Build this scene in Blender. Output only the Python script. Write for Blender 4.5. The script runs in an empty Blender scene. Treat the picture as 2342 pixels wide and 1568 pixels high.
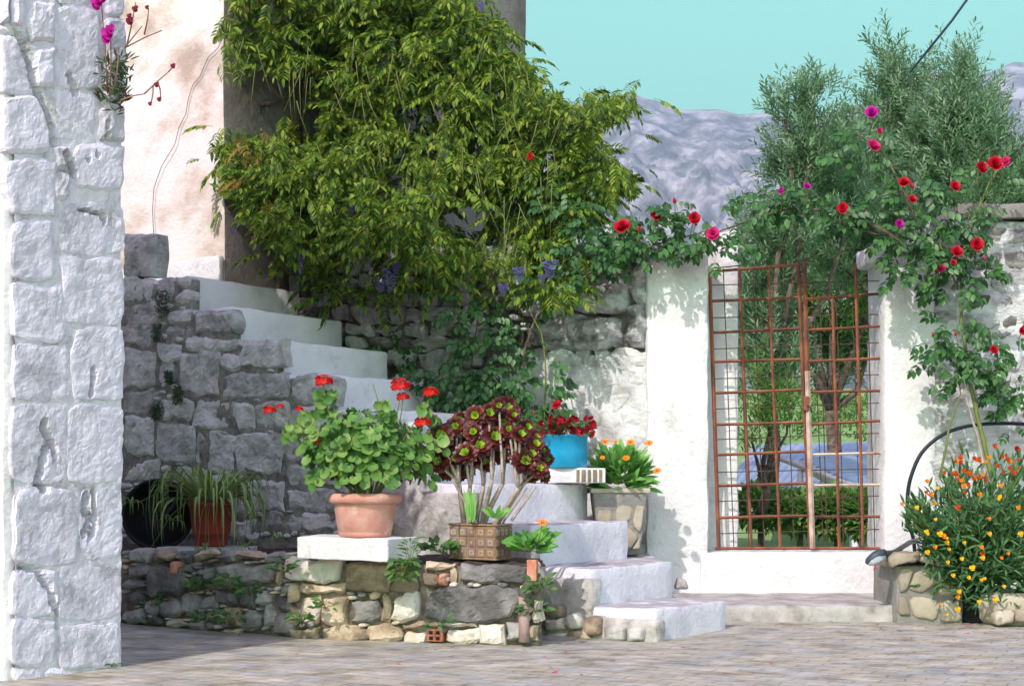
import bpy, math, random
import numpy as np
from mathutils import Vector, Matrix, noise
R = math.radians
random.seed(7)
C = bpy.context.scene.collection
sc = bpy.context.scene

# ------------------------------------------------------------------ camera, sky, sun, exposure
EYE = 0.77; F = 3252.5; CX = 1171.0; HZ = 1105.4      # pixel scale of a 2342 wide view
cd = bpy.data.cameras.new('camera'); cam = bpy.data.objects.new('camera', cd); C.objects.link(cam)
cam.location = (0, 0, EYE); cam.rotation_euler = (R(90), 0, 0)
cd.sensor_width = 36; cd.lens = F/2342*36; cd.shift_y = (HZ-784)/2342
cd.clip_start = .05; cd.clip_end = 9000
sc.camera = cam
SUN_AZ = Vector((-.48, -.88)).normalized(); SUN_EL = R(41)
w = bpy.data.worlds.new('World'); sc.world = w; w.use_nodes = True
nt = w.node_tree; nt.nodes.clear()
out = nt.nodes.new('ShaderNodeOutputWorld'); bg = nt.nodes.new('ShaderNodeBackground')
sky = nt.nodes.new('ShaderNodeTexSky'); sky.sky_type = 'NISHITA'; sky.sun_disc = False
sky.sun_elevation = SUN_EL; sky.sun_rotation = math.atan2(SUN_AZ.x, SUN_AZ.y)
sky.air_density = 1.0; sky.dust_density = .6; sky.ozone_density = 1.2
tc = nt.nodes.new('ShaderNodeTexCoord'); sp = nt.nodes.new('ShaderNodeSeparateXYZ')
rp = nt.nodes.new('ShaderNodeValToRGB'); mx = nt.nodes.new('ShaderNodeMix'); mx.data_type = 'RGBA'; mx.blend_type = 'MULTIPLY'
mx.inputs[0].default_value = 1
rp.color_ramp.elements[0].position = 0.0; rp.color_ramp.elements[0].color = (1.55, 1.32, 1.10, 1)
rp.color_ramp.elements[1].position = .43; rp.color_ramp.elements[1].color = (2.35, 1.03, 1.40, 1)
e0 = rp.color_ramp.elements.new(.21); e0.color = (1.02, 2.12, 1.0, 1)
e = rp.color_ramp.elements.new(.32); e.color = (1.06, 2.2, .98, 1)
nt.links.new(tc.outputs['Generated'], sp.inputs[0]); nt.links.new(sp.outputs[2], rp.inputs[0])
nt.links.new(sky.outputs[0], mx.inputs[6]); nt.links.new(rp.outputs[0], mx.inputs[7])
nt.links.new(mx.outputs[2], bg.inputs[0]); bg.inputs[1].default_value = .15
nt.links.new(bg.outputs[0], out.inputs[0])
sl = bpy.data.lights.new('sun', 'SUN'); sun = bpy.data.objects.new('sun', sl); C.objects.link(sun)
sl.energy = 2.9; sl.angle = R(.5); sl.color = (1, .955, .89)
sd = Vector((SUN_AZ.x*math.cos(SUN_EL), SUN_AZ.y*math.cos(SUN_EL), math.sin(SUN_EL)))
sun.rotation_euler = sd.to_track_quat('Z', 'Y').to_euler(); sun.location = (-10, -15, 20)
sc.view_settings.view_transform = 'Standard'; sc.view_settings.look = 'None'
sc.view_settings.gamma = 1; sc.view_settings.exposure = .90
sc.render.engine = 'CYCLES'
sc.cycles.use_denoising = True; sc.cycles.max_bounces = 6; sc.cycles.transparent_max_bounces = 6
sc.cycles.use_adaptive_sampling = True; sc.cycles.adaptive_threshold = .02

# ------------------------------------------------------------------ helpers
U = Vector((-.81, .59)).normalized(); DD = Vector((.59, .81)).normalized()   # stair climb and riser direction
def px(x, y, d):                                        # picture point at depth d -> place
    return Vector(((x-CX)/F*d, d, EYE+(HZ-y)/F*d))
def nz(p, f=1.0, k=0):
    return noise.noise(Vector((p[0]*f+k*7.3, p[1]*f-k*3.1, p[2]*f+k*5.7)))
rnd = random.random
def ru(a, b): return a+(b-a)*random.random()

class MB:
    def __init__(s): s.v = []; s.f = []; s.m = []
    def add(s, vs, fs, mi=0):
        b = len(s.v); s.v += [tuple(v) for v in vs]; s.f += [tuple(b+i for i in f) for f in fs]
        s.m += [mi]*len(fs) if isinstance(mi, int) else list(mi)
    def tube(s, pts, rad, n=6, mi=0, cap=True):
        pts = [Vector(p) for p in pts]
        if not hasattr(rad, '__len__'): rad = [rad]*len(pts)
        vs = []; fs = []; up = None
        for i, p in enumerate(pts):
            t = (pts[min(i+1, len(pts)-1)]-pts[max(i-1, 0)]).normalized()
            if up is None:
                up = Vector((0, 0, 1)) if abs(t.z) < .9 else Vector((1, 0, 0))
            a = t.cross(up); a = a.normalized() if a.length > 1e-6 else t.orthogonal().normalized()
            up = a.cross(t).normalized()
            for k in range(n):
                an = 2*math.pi*k/n; vs.append(p+(a*math.cos(an)+up*math.sin(an))*rad[i])
        for i in range(len(pts)-1):
            for k in range(n):
                fs.append((i*n+k, i*n+(k+1) % n, (i+1)*n+(k+1) % n, (i+1)*n+k))
        if cap: fs.append(tuple(range(n-1, -1, -1))); fs.append(tuple((len(pts)-1)*n+k for k in range(n)))
        s.add(vs, fs, mi)
    def box(s, c, ax, h, mi=0):
        vs = [Vector(c)+ax[0]*h[0]*i+ax[1]*h[1]*j+ax[2]*h[2]*k for i in (-1, 1) for j in (-1, 1) for k in (-1, 1)]
        s.add(vs, [(0, 1, 3, 2), (4, 6, 7, 5), (0, 4, 5, 1), (2, 3, 7, 6), (0, 2, 6, 4), (1, 5, 7, 3)], mi)
    def prism(s, poly, z0, z1, mi=0):
        n = len(poly); vs = [(p[0], p[1], z0) for p in poly]+[(p[0], p[1], z1) for p in poly]
        s.add(vs, [tuple(range(n-1, -1, -1)), tuple(range(n, 2*n))]+[(i, (i+1) % n, n+(i+1) % n, n+i) for i in range(n)], mi)
    def rbox(s, c, ax, h, r=.01, amp=.004, fr=8, seg=.06, mi=0, fn=None):
        c = Vector(c)
        for a in range(3):
            b, d = [(1, 2), (2, 0), (0, 1)][a]
            nb = max(2, min(70, int(2*h[b]/seg)+1)); nd = max(2, min(70, int(2*h[d]/seg)+1))
            lb = [-h[b], -h[b]+r]+[-h[b]+r+(2*h[b]-2*r)*i/nb for i in range(1, nb)]+[h[b]-r, h[b]]
            ld = [-h[d], -h[d]+r]+[-h[d]+r+(2*h[d]-2*r)*i/nd for i in range(1, nd)]+[h[d]-r, h[d]]
            for sg in (-1, 1):
                vs = []; fs = []
                for i in lb:
                    for j in ld:
                        q = [0, 0, 0]; q[a] = sg*h[a]; q[b] = i; q[d] = j
                        inn = [max(-h[t]+r, min(h[t]-r, q[t])) for t in range(3)]
                        df = Vector([q[t]-inn[t] for t in range(3)])
                        if df.length > 1e-9: df = df.normalized()*r
                        q = [inn[t]+df[t] for t in range(3)]
                        p = c+ax[0]*q[0]+ax[1]*q[1]+ax[2]*q[2]
                        nn = noise.noise_vector(p*fr)*amp+noise.noise_vector(p*fr*3.1)*amp*.4
                        p = p+nn
                        if fn: p = fn(p)
                        vs.append(p)
                m = len(ld)
                for i in range(len(lb)-1):
                    for j in range(m-1):
                        q = (i*m+j, (i+1)*m+j, (i+1)*m+j+1, i*m+j+1)
                        fs.append(q if sg > 0 else q[::-1])
                s.add(vs, fs, mi)
    def lathe(s, c, prof, n=28, mi=0, wob=0):
        vs = []; fs = []; c = Vector(c)
        for (r, z) in prof:
            for k in range(n):
                a = 2*math.pi*k/n; rr = r*(1+wob*noise.noise(Vector((math.cos(a)*1.5, math.sin(a)*1.5, z*9))))
                vs.append(c+Vector((math.cos(a)*rr, math.sin(a)*rr, z)))
        for i in range(len(prof)-1):
            for k in range(n): fs.append((i*n+k, i*n+(k+1) % n, (i+1)*n+(k+1) % n, (i+1)*n+k))
        if prof[0][0] > .001: fs.append(tuple(range(n-1, -1, -1)))
        s.add(vs, fs, mi)
    def mesh(s, name, mats, smooth=True, origin=None):
        me = bpy.data.meshes.new(name)
        v = np.array(s.v, dtype=float)
        if origin is None: origin = v.mean(axis=0)
        v = v-np.array(origin)
        me.from_pydata(v.tolist(), [], s.f)
        for m in (mats if isinstance(mats, (list, tuple)) else [mats]): me.materials.append(m)
        me.polygons.foreach_set('material_index', s.m)
        if smooth: me.polygons.foreach_set('use_smooth', [True]*len(s.f))
        me.update()
        return me, Vector(origin)

LOC = {}
def tag(o, label=None, cat=None, group=None, kind=None):
    if label: o['label'] = label
    if cat: o['category'] = cat
    if group: o['group'] = group
    if kind: o['kind'] = kind
    return o
def thing(name, loc, label, cat, group=None, kind=None):
    o = bpy.data.objects.new(name, None); C.objects.link(o); o.location = loc; o.empty_display_size = .1
    LOC[o] = Vector(loc)
    return tag(o, label, cat, group, kind)
def part(name, mb, mats, parent=None, smooth=True, origin=None, kind=None):
    me, og = mb.mesh(name, mats, smooth, origin)
    o = bpy.data.objects.new(name, me); C.objects.link(o)
    LOC[o] = og
    if parent is not None: o.parent = parent; o.location = og-LOC[parent]
    else: o.location = og
    if kind: o['kind'] = kind
    return o
def inst(name, me, parent, M):
    o = bpy.data.objects.new(name, me); C.objects.link(o); o.parent = parent
    o.matrix_basis = Matrix.Translation(-LOC[parent]) @ M
    LOC[o] = M.to_translation()
    return o
def frame(loc, y, z, s=1.0):
    y = Vector(y).normalized(); z = Vector(z); x = y.cross(z)
    x = x.normalized() if x.length > 1e-6 else y.orthogonal().normalized()
    z = x.cross(y)
    sx, sy, sz = (s, s, s) if not hasattr(s, '__len__') else s
    M = Matrix(((x.x*sx, y.x*sy, z.x*sz, loc[0]), (x.y*sx, y.y*sy, z.y*sz, loc[1]), (x.z*sx, y.z*sy, z.z*sz, loc[2]), (0, 0, 0, 1)))
    return M
def join(name, tmpl, Ms, mats, parent, kind='stuff'):
    """many copies of one small template as ONE mesh"""
    if not Ms: return None
    tv = np.array(tmpl.v); tv1 = np.c_[tv, np.ones(len(tv))]
    A = np.array([[list(r) for r in m] for m in Ms])            # N,4,4
    V = np.einsum('nij,vj->nvi', A, tv1)[:, :, :3].reshape(-1, 3)
    lens = np.array([len(f) for f in tmpl.f]); flat = np.array([i for f in tmpl.f for i in f])
    N = len(Ms); nv = len(tv)
    loops = (flat[None, :]+(np.arange(N)*nv)[:, None]).reshape(-1)
    tot = np.tile(lens, N); st = np.concatenate([[0], np.cumsum(tot)[:-1]])
    og = V.mean(axis=0); V = V-og
    me = bpy.data.meshes.new(name)
    me.vertices.add(len(V)); me.vertices.foreach_set('co', V.reshape(-1).astype(np.float32))
    me.loops.add(len(loops)); me.loops.foreach_set('vertex_index', loops.astype(np.int32))
    me.polygons.add(len(tot)); me.polygons.foreach_set('loop_start', st.astype(np.int32)); me.polygons.foreach_set('loop_total', tot.astype(np.int32))
    for m in (mats if isinstance(mats, (list, tuple)) else [mats]): me.materials.append(m)
    me.polygons.foreach_set('material_index', np.tile(np.array(tmpl.m), N).astype(np.int32))
    me.polygons.foreach_set('use_smooth', np.ones(len(tot), dtype=bool))
    me.update(calc_edges=True); me.validate()
    o = bpy.data.objects.new(name, me); C.objects.link(o); LOC[o] = Vector(og)
    if parent is not None: o.parent = parent; o.location = Vector(og)-LOC[parent]
    else: o.location = Vector(og)
    if kind: o['kind'] = kind
    return o
def scatter(name, tmpl, Ms, mats, parent, cap=300, rest='foliage'):
    """the nearest ones as objects of their own, the rest joined"""
    Ms = sorted(Ms, key=lambda m: m.to_translation().y)
    me, _ = tmpl.mesh(name, mats, True, (0, 0, 0))
    for m in Ms[:cap]: inst(name, me, parent, m)
    if len(Ms) > cap: join(rest, tmpl, Ms[cap:], mats, parent)

# ------------------------------------------------------------------ materials
def mat(name, cols, scale=3.0, rough=.85, bump=0.0, bscale=25.0, rand=0.0, stretch=(1, 1, 1), detail=6, dirt=None, spec=.25, trans=0.0, metal=0.0, contrast=(.3, .7), stroke=0.0, island=False):
    m = bpy.data.materials.new(name); m.use_nodes = True; t = m.node_tree; N = t.nodes; L = t.links
    N.clear(); o = N.new('ShaderNodeOutputMaterial'); b = N.new('ShaderNodeBsdfPrincipled')
    b.inputs['Roughness'].default_value = rough; b.inputs['Specular IOR Level'].default_value = spec; b.inputs['Metallic'].default_value = metal
    g = N.new('ShaderNodeNewGeometry'); mp = N.new('ShaderNodeMapping'); mp.inputs['Scale'].default_value = stretch
    L.new(g.outputs['Position'], mp.inputs[0])
    n1 = N.new('ShaderNodeTexNoise'); n1.inputs['Scale'].default_value = scale; n1.inputs['Detail'].default_value = detail; n1.inputs['Roughness'].default_value = .62
    L.new(mp.outputs[0], n1.inputs['Vector'])
    r = N.new('ShaderNodeValToRGB'); es = r.color_ramp.elements
    lo, hi = contrast
    es[0].position = lo; es[0].color = (*cols[0], 1); es[1].position = hi; es[1].color = (*cols[-1], 1)
    for i in range(1, len(cols)-1):
        e = es.new(lo+(hi-lo)*i/(len(cols)-1)); e.color = (*cols[i], 1)
    fac = n1.outputs[0]
    if rand:
        src = N.new('ShaderNodeObjectInfo').outputs['Random']
        if island: 
            a0 = N.new('ShaderNodeMath'); a0.operation = 'ADD'; L.new(src, a0.inputs[0]); L.new(g.outputs['Random Per Island'], a0.inputs[1])
            fr = N.new('ShaderNodeMath'); fr.operation = 'FRACT'; L.new(a0.outputs[0], fr.inputs[0]); src = fr.outputs[0]
        ml = N.new('ShaderNodeMath'); ml.operation = 'MULTIPLY_ADD'; L.new(src, ml.inputs[0]); ml.inputs[1].default_value = rand; ml.inputs[2].default_value = -rand/2
        ad = N.new('ShaderNodeMath'); ad.operation = 'ADD'; L.new(fac, ad.inputs[0]); L.new(ml.outputs[0], ad.inputs[1]); fac = ad.outputs[0]
    L.new(fac, r.inputs[0]); col = r.outputs[0]
    if dirt:                                             # (colour, scale, threshold, softness, amount)
        n3 = N.new('ShaderNodeTexNoise'); n3.inputs['Scale'].default_value = dirt[1]; n3.inputs['Detail'].default_value = 8; n3.inputs['Roughness'].default_value = .7
        L.new(g.outputs['Position'], n3.inputs['Vector'])
        mr = N.new('ShaderNodeMapRange'); mr.inputs[1].default_value = dirt[2]; mr.inputs[2].default_value = dirt[2]+dirt[3]; mr.inputs[4].default_value = dirt[4]
        L.new(n3.outputs[0], mr.inputs[0]); mm = N.new('ShaderNodeMix'); mm.data_type = 'RGBA'
        L.new(mr.outputs[0], mm.inputs[0]); L.new(col, mm.inputs[6]); mm.inputs[7].default_value = (*dirt[0], 1); col = mm.outputs[2]
    L.new(col, b.inputs['Base Color'])
    if bump:
        n2 = N.new('ShaderNodeTexNoise'); n2.inputs['Scale'].default_value = bscale; n2.inputs['Detail'].default_value = 8; n2.inputs['Roughness'].default_value = .65
        n2.inputs['Distortion'].default_value = stroke
        L.new(mp.outputs[0], n2.inputs['Vector'])
        bp = N.new('ShaderNodeBump'); bp.inputs['Strength'].default_value = .9; bp.inputs['Distance'].default_value = bump
        L.new(n2.outputs[0], bp.inputs['Height']); L.new(bp.outputs[0], b.inputs['Normal'])
    if trans:
        tr = N.new('ShaderNodeBsdfTranslucent'); L.new(col, tr.inputs[0]); ms = N.new('ShaderNodeMixShader'); ms.inputs[0].default_value = trans
        L.new(b.outputs[0], ms.inputs[1]); L.new(tr.outputs[0], ms.inputs[2]); L.new(ms.outputs[0], o.inputs[0])
    else: L.new(b.outputs[0], o.inputs[0])
    return m
WHITE = mat('whitewash', [(.62, .61, .60), (.73, .725, .715), (.78, .775, .765)], 2.2, .9, .014, 30, dirt=((.38, .35, .31), 3.4, .57, .16, .6), stroke=.25)
STEPW = mat('step_whitewash', [(.60, .58, .63), (.77, .75, .80), (.83, .81, .86)], 3, .9, .012, 34, dirt=((.36, .34, .32), 5, .57, .14, .5), stroke=.25)
TREAD = mat('worn_tread', [(.26, .25, .23), (.42, .41, .38), (.62, .61, .6)], 5, .9, .008, 24, stroke=.6)
PILL = mat('limewashed_stone', [(.45, .43, .46), (.67, .635, .70), (.79, .755, .83)], 7, .92, .010, 48, rand=.14, dirt=((.24, .22, .20), 7, .61, .1, .6), stroke=.25)
PMORT = mat('pillar_mortar', [(.30, .28, .27), (.60, .58, .60), (.74, .72, .75)], 9, .95, .014, 50, contrast=(.3, .55))
GREY = mat('grey_stone', [(.27, .265, .26), (.48, .48, .47), (.66, .66, .665)], 8, .93, .012, 44, rand=.22, dirt=((.07, .065, .055), 9, .6, .1, .6), stroke=.25)
GMORT = mat('dark_joint', [(.10, .095, .085), (.22, .21, .19), (.34, .33, .31)], 14, .95, .02, 30)
RUB = mat('warm_rubble', [(.22, .17, .12), (.44, .35, .24), (.62, .50, .36), (.66, .62, .55)], 7, .93, .016, 26, rand=.45, dirt=((.10, .085, .06), 11, .6, .1, .6), stroke=.25)
RMORT = mat('earth_joint', [(.12, .10, .075), (.24, .20, .155), (.38, .33, .27)], 16, .95, .02, 34)
BROWNROCK = mat('weathered_rock', [(.08, .075, .065), (.24, .228, .21), (.42, .405, .385), (.64, .63, .61)], 5, .93, .03, 13, rand=.2, stretch=(1, 1, 2.6), stroke=1.2)
OLDW = mat('old_limewash', [(.34, .33, .32), (.62, .615, .60), (.78, .775, .76)], 5, .92, .02, 20, rand=.2, dirt=((.24, .215, .19), 8, .60, .1, .7), stroke=.25)
CREAM = mat('cream_plaster', [(.46, .36, .29), (.64, .55, .47), (.77, .72, .66), (.80, .77, .73)], 1.5, .92, .010, 26, dirt=((.34, .33, .31), 1.0, .57, .16, .6), contrast=(.36, .60), stretch=(1, 1, 1.4), stroke=.25)  # patches mix plaster stains with cast shadow painted into the colour
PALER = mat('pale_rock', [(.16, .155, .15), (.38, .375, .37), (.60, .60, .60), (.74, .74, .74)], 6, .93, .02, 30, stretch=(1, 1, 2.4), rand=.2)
TAUPE = mat('grey_brown_render', [(.13, .115, .10), (.22, .20, .18), (.31, .285, .26)], 2.5, .93, .014, 20, dirt=((.07, .065, .06), 2.5, .58, .12, .6))  # paints the shade of the receding house side; also cap cement and crack
PAVE = mat('courtyard_paving', [(.22, .20, .145), (.34, .315, .235), (.39, .365, .29), (.48, .455, .38)], 7, .9, .012, 60, stretch=(.7, 1.0, 1), dirt=((.24, .26, .29), 3.2, .56, .10, .65), contrast=(.36, .64), detail=12, stroke=.9)
CURB = mat('curb_concrete', [(.20, .19, .17), (.38, .36, .33), (.5, .49, .46)], 8, .92, .012, 20)
PLAST = mat('dirty_plaster', [(.22, .20, .17), (.44, .42, .39), (.64, .63, .61)], 7, .93, .018, 20, dirt=((.2, .15, .1), 6, .6, .12, .6), stroke=.6)
TERRA = mat('pink_terracotta', [(.44, .19, .14), (.56, .27, .21), (.64, .38, .32)], 6, .75, .004, 40, dirt=((.66, .50, .44), 9, .55, .12, .7))
REDPOT = mat('red_plastic', [(.26, .035, .025), (.33, .05, .04)], 8, .5, 0)
BLUEP = mat('turquoise_paint', [(.004, .24, .42), (.008, .34, .58)], 5, .33, .003, 18, spec=.5, dirt=((.10, .22, .28), 8, .62, .08, .6))
RUST = mat('rusty_iron', [(.07, .035, .028), (.20, .075, .045), (.33, .12, .055)], 6, .75, .002, 60, rand=.12, detail=4)
RUSTL = mat('pale_rusty_iron', [(.24, .10, .05), (.52, .40, .32), (.66, .60, .54)], 6, .75, .002, 60)
DARKM = mat('dark_wire', [(.05, .035, .03), (.12, .07, .05)], 20, .7)
SOIL = mat('soil', [(.03, .022, .016), (.07, .05, .035), (.13, .10, .07)], 18, .97, .02, 40)
BLACK = mat('black_plastic', [(.004, .004, .005), (.012, .012, .014)], 6, .6)
HOSE = mat('hose_rubber', [(.006, .010, .018), (.015, .022, .035)], 6, .4)
BARK = mat('bark', [(.05, .035, .025), (.13, .10, .075), (.24, .20, .16)], 18, .9, .006, 50)
PALEBARK = mat('succulent_stem', [(.20, .14, .10), (.36, .29, .24), (.46, .40, .36)], 24, .8, .003, 70)
GSTEM = mat('green_stem', [(.10, .13, .03), (.20, .22, .06)], 10, .7)
_p = PAVE.node_tree; _b = [n for n in _p.nodes if n.type == 'BSDF_PRINCIPLED'][0]; _src = _b.inputs['Base Color'].links[0].from_socket
_g = _p.nodes.new('ShaderNodeNewGeometry'); _mp = _p.nodes.new('ShaderNodeMapping'); _mp.inputs['Rotation'].default_value = (0, 0, R(31)); _p.links.new(_g.outputs['Position'], _mp.inputs[0])
_nz = _p.nodes.new('ShaderNodeTexNoise'); _nz.inputs['Scale'].default_value = 2.2; _p.links.new(_g.outputs['Position'], _nz.inputs['Vector'])
_va = _p.nodes.new('ShaderNodeVectorMath'); _va.operation = 'MULTIPLY_ADD'; _va.inputs[1].default_value = (.12, .12, 0); _p.links.new(_nz.outputs['Color'], _va.inputs[0]); _p.links.new(_mp.outputs[0], _va.inputs[2])
_bt = _p.nodes.new('ShaderNodeTexBrick'); _p.links.new(_va.outputs[0], _bt.inputs['Vector'])
for _k, _v in (('Scale', 1.0), ('Mortar Size', .005), ('Mortar Smooth', .3), ('Brick Width', .15), ('Row Height', .075), ('Bias', 0.0)): _bt.inputs[_k].default_value = _v
_bt.inputs['Color1'].default_value = (.94, 1.04, 1.18, 1); _bt.inputs['Color2'].default_value = (1.24, 1.22, 1.16, 1); _bt.inputs['Mortar'].default_value = (.80, .80, .78, 1)
_mm = _p.nodes.new('ShaderNodeMix'); _mm.data_type = 'RGBA'; _mm.blend_type = 'MULTIPLY'; _mm.inputs[0].default_value = 1; _p.links.new(_src, _mm.inputs[6]); _p.links.new(_bt.outputs[0], _mm.inputs[7]); _p.links.new(_mm.outputs[2], _b.inputs['Base Color'])
_b2 = _p.nodes.new('ShaderNodeBump'); _b2.inputs['Distance'].default_value = .0025; _b2.invert = True; _p.links.new(_bt.outputs['Fac'], _b2.inputs['Height']); _p.links.new(_b.inputs['Normal'].links[0].from_socket, _b2.inputs['Normal']); _p.links.new(_b2.outputs[0], _b.inputs['Normal'])
def leafm(name, cols, tr=.35, rough=.55, rand=.7, spec=.35): return mat(name, cols, 9, rough, 0, rand=rand, trans=tr, spec=spec, contrast=(.15, .85), detail=2, island=True)
L_WIS = leafm('wisteria_leaf', [(.045, .10, .012), (.085, .18, .015), (.17, .29, .022), (.30, .385, .04)], .40, rand=.95)
L_WISO = leafm('wisteria_leaf_bronze', [(.20, .11, .02), (.28, .22, .03)], .35)
L_ROSE = leafm('rose_leaf', [(.02, .07, .02), (.045, .14, .035), (.09, .22, .055)], .28, .42)
L_GER = leafm('geranium_leaf', [(.06, .17, .03), (.12, .27, .05), (.23, .36, .09)], .3, .5)
L_CAL = leafm('calendula_leaf', [(.07, .24, .04), (.14, .38, .07), (.24, .50, .11)], .3)
L_SHR = leafm('shrub_leaf', [(.02, .07, .02), (.045, .13, .035), (.09, .20, .06)], .25)
L_OLI = leafm('olive_leaf', [(.11, .24, .10), (.22, .38, .18), (.38, .52, .34)], .48, .5)
L_HED = leafm('garden_leaf', [(.08, .21, .04), (.17, .36, .07), (.30, .48, .13)], .5)
L_SPI = leafm('spider_leaf', [(.10, .22, .03), (.20, .32, .05)], .3)
L_SPC = leafm('spider_leaf_stripe', [(.36, .40, .20), (.45, .48, .28)], .3)
L_WEED = leafm('weed_leaf', [(.03, .10, .02), (.07, .17, .035), (.13, .22, .06)], .3)
AEO = leafm('aeonium_leaf', [(.03, .004, .006), (.085, .012, .010), (.17, .035, .018)], .12, .4)
AEOG = leafm('aeonium_heart', [(.22, .38, .02), (.34, .50, .04)], .15, .4, .3)
P_RED = leafm('red_petal', [(.50, .008, .006), (.72, .015, .010)], .25, .5, .5)
P_CRIM = leafm('crimson_petal', [(.42, .004, .018), (.62, .010, .035)], .2, .5, .4)
P_PINK = leafm('pink_petal', [(.55, .012, .12), (.70, .03, .20)], .25, .5, .4)
P_MAG = leafm('magenta_petal', [(.45, .008, .25), (.62, .02, .40)], .25, .5, .4)
P_LIL = leafm('lilac_petal', [(.22, .17, .50), (.38, .32, .68)], .3, .5, .5)
P_ORA = leafm('orange_petal', [(.75, .20, .01), (.85, .33, .01)], .25, .5, .5)
P_YEL = leafm('yellow_petal', [(.80, .42, .01), (.85, .58, .02)], .25, .5, .5)
P_RUS = leafm('rust_petal', [(.42, .035, .01), (.65, .12, .01)], .25, .5, .6)
MOUNT = mat('mountain_rock', [(.10, .11, .09), (.32, .32, .31), (.74, .72, .68)], .018, .95, 10, .06, detail=12, contrast=(.40, .60))
FIELD = mat('hill_grass', [(.11, .22, .06), (.19, .32, .10), (.30, .38, .18)], .35, .95, .05, 3)

# ------------------------------------------------------------------ leaf and flower templates (length 1 along +y, face +z)
def ovate(wd=.45, fold=.10, droop=.12, ts=(0, .22, .5, .8, 1), ws=(0, .8, 1, .55, 0), mi=0):
    m = MB(); c = []; vs = []
    for t, q in zip(ts, ws):
        z = -droop*t*t
        if q == 0: vs.append((0, t, z)); c.append((len(vs)-1,)*3)
        else:
            vs += [(-wd/2*q, t, z+fold*q), (0, t, z), (wd/2*q, t, z+fold*q)]; n = len(vs); c.append((n-3, n-2, n-1))
    fs = []
    for i in range(len(c)-1):
        for a, b in ((0, 1), (1, 2)):
            f = [c[i][a], c[i][b], c[i+1][b], c[i+1][a]]
            g = []
            for k in f:
                if k not in g: g.append(k)
            if len(g) > 2: fs.append(tuple(g))
    m.add(vs, fs, mi); return m
LEAF = ovate()
NARROW = ovate(.20, .03, .15)
SMALL4 = MB(); SMALL4.add([(0, 0, 0), (-.13, .45, .03), (0, 1, -.05), (.13, .45, .03)], [(0, 1, 2), (0, 2, 3)])
def put(m, t, M, mi=None):
    m.add([M @ Vector(v) for v in t.v], t.f, t.m if mi is None else mi)
def pinnate(pairs=5, ll=.34, wd=.36, droop=.9):
    m = MB(); lf = ovate(wd, .06, .15, (0, .3, .65, 1), (0, .95, .8, 0))
    pts = []
    for i in range(6):
        t = i/5; pts.append(Vector((0, t*(1-.18*t), -droop*.35*t*t)))
    m.tube(pts, [.010, .009, .008, .007, .006, .004], 3, 0, False)
    def at(t):
        return Vector((0, t*(1-.18*t), -droop*.35*t*t))
    for i in range(pairs):
        t = .25+.68*i/(pairs-1)
        for sg in (-1, 1):
            p = at(t); d = Vector((sg*.80, .55, -.35+ru(-.25, .1)))
            put(m, lf, frame(p, d, (sg*.2, -.1, 1), ll*ru(.8, 1.1)*(1-.25*abs(t-.55))))
    put(m, lf, frame(at(1), (0, .7, -.6), (0, .5, 1), ll))
    return m
random.seed(3)
WIST = pinnate(6, .34, .34)
ROSEL = pinnate(3, .42, .62, .4)
def disc_leaf(n=12):
    m = MB(); vs = [(0, .12, -.10)]; 
    for ring, (r, z) in enumerate(((.30, .0), (.5, .06))):
        for k in range(n+1):
            a = -math.pi/2+R(14)+(2*math.pi-R(28))*k/n
            rr = r*(1+.07*math.cos(a*7)*(ring)); vs.append((math.cos(a)*rr, .5+math.sin(a)*rr, z+.035*math.sin(k*2.2)*ring))
    fs = []
    for k in range(n):
        fs.append((0, 1+k, 2+k)); a = 1+k; b = 2+n+k; fs.append((a, b, b+1, a+1))
    m.add(vs, fs); return m
GERL = disc_leaf()
def cupped(w_=1.0, cup=.35, mi=0):                       # broad petal, 3x3 grid
    m = MB(); vs = []
    for j in range(4):
        t = j/3
        for i in range(4):
            s = (i/3-.5)*2; ww = w_*(.25+.75*math.sin(min(1, t*1.15+.12)*math.pi*.62))*.5
            vs.append((s*ww, t-.12*s*s*t, cup*(s*s*.6+t*t*.5*(1 if t < .8 else .7))))
    m.add(vs, [(j*4+i, j*4+i+1, (j+1)*4+i+1, (j+1)*4+i) for j in range(3) for i in range(3)], mi); return m
def rose_bloom():
    m = MB(); pt = cupped(1.25, .45)
    for ring, (n, el, s, r0) in enumerate(((5, 10, .62, .02), (5, 35, .55, .02), (4, 58, .45, .02), (3, 76, .36, .0))):
        for k in range(n):
            a = 2*math.pi*(k+ring*.37)/n+ru(-.15, .15); el_ = R(el+ru(-8, 8))
            o = Vector((math.cos(a), math.sin(a), 0)); d = o*math.cos(el_)+Vector((0, 0, 1))*math.sin(el_)
            put(m, pt, frame(o*r0, d, Vector((0, 0, 1))*math.cos(el_)-o*math.sin(el_)+o*-.001, s*ru(.9, 1.1)))
    return m
random.seed(11); ROSE = rose_bloom()
def open_rose():
    m = MB(); pt = cupped(1.2, .6)
    for q in range(17):
        a = q*2.4; z = ru(-.15, 1.2) if q > 5 else ru(-.5, .1); put(m, pt, frame((math.cos(a)*.03, math.sin(a)*.03, 0), (math.cos(a), math.sin(a), z), (-math.cos(a)*.6, -math.sin(a)*.6, 1), ru(.35, .62)))
    return m
OPENR = open_rose()
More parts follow.
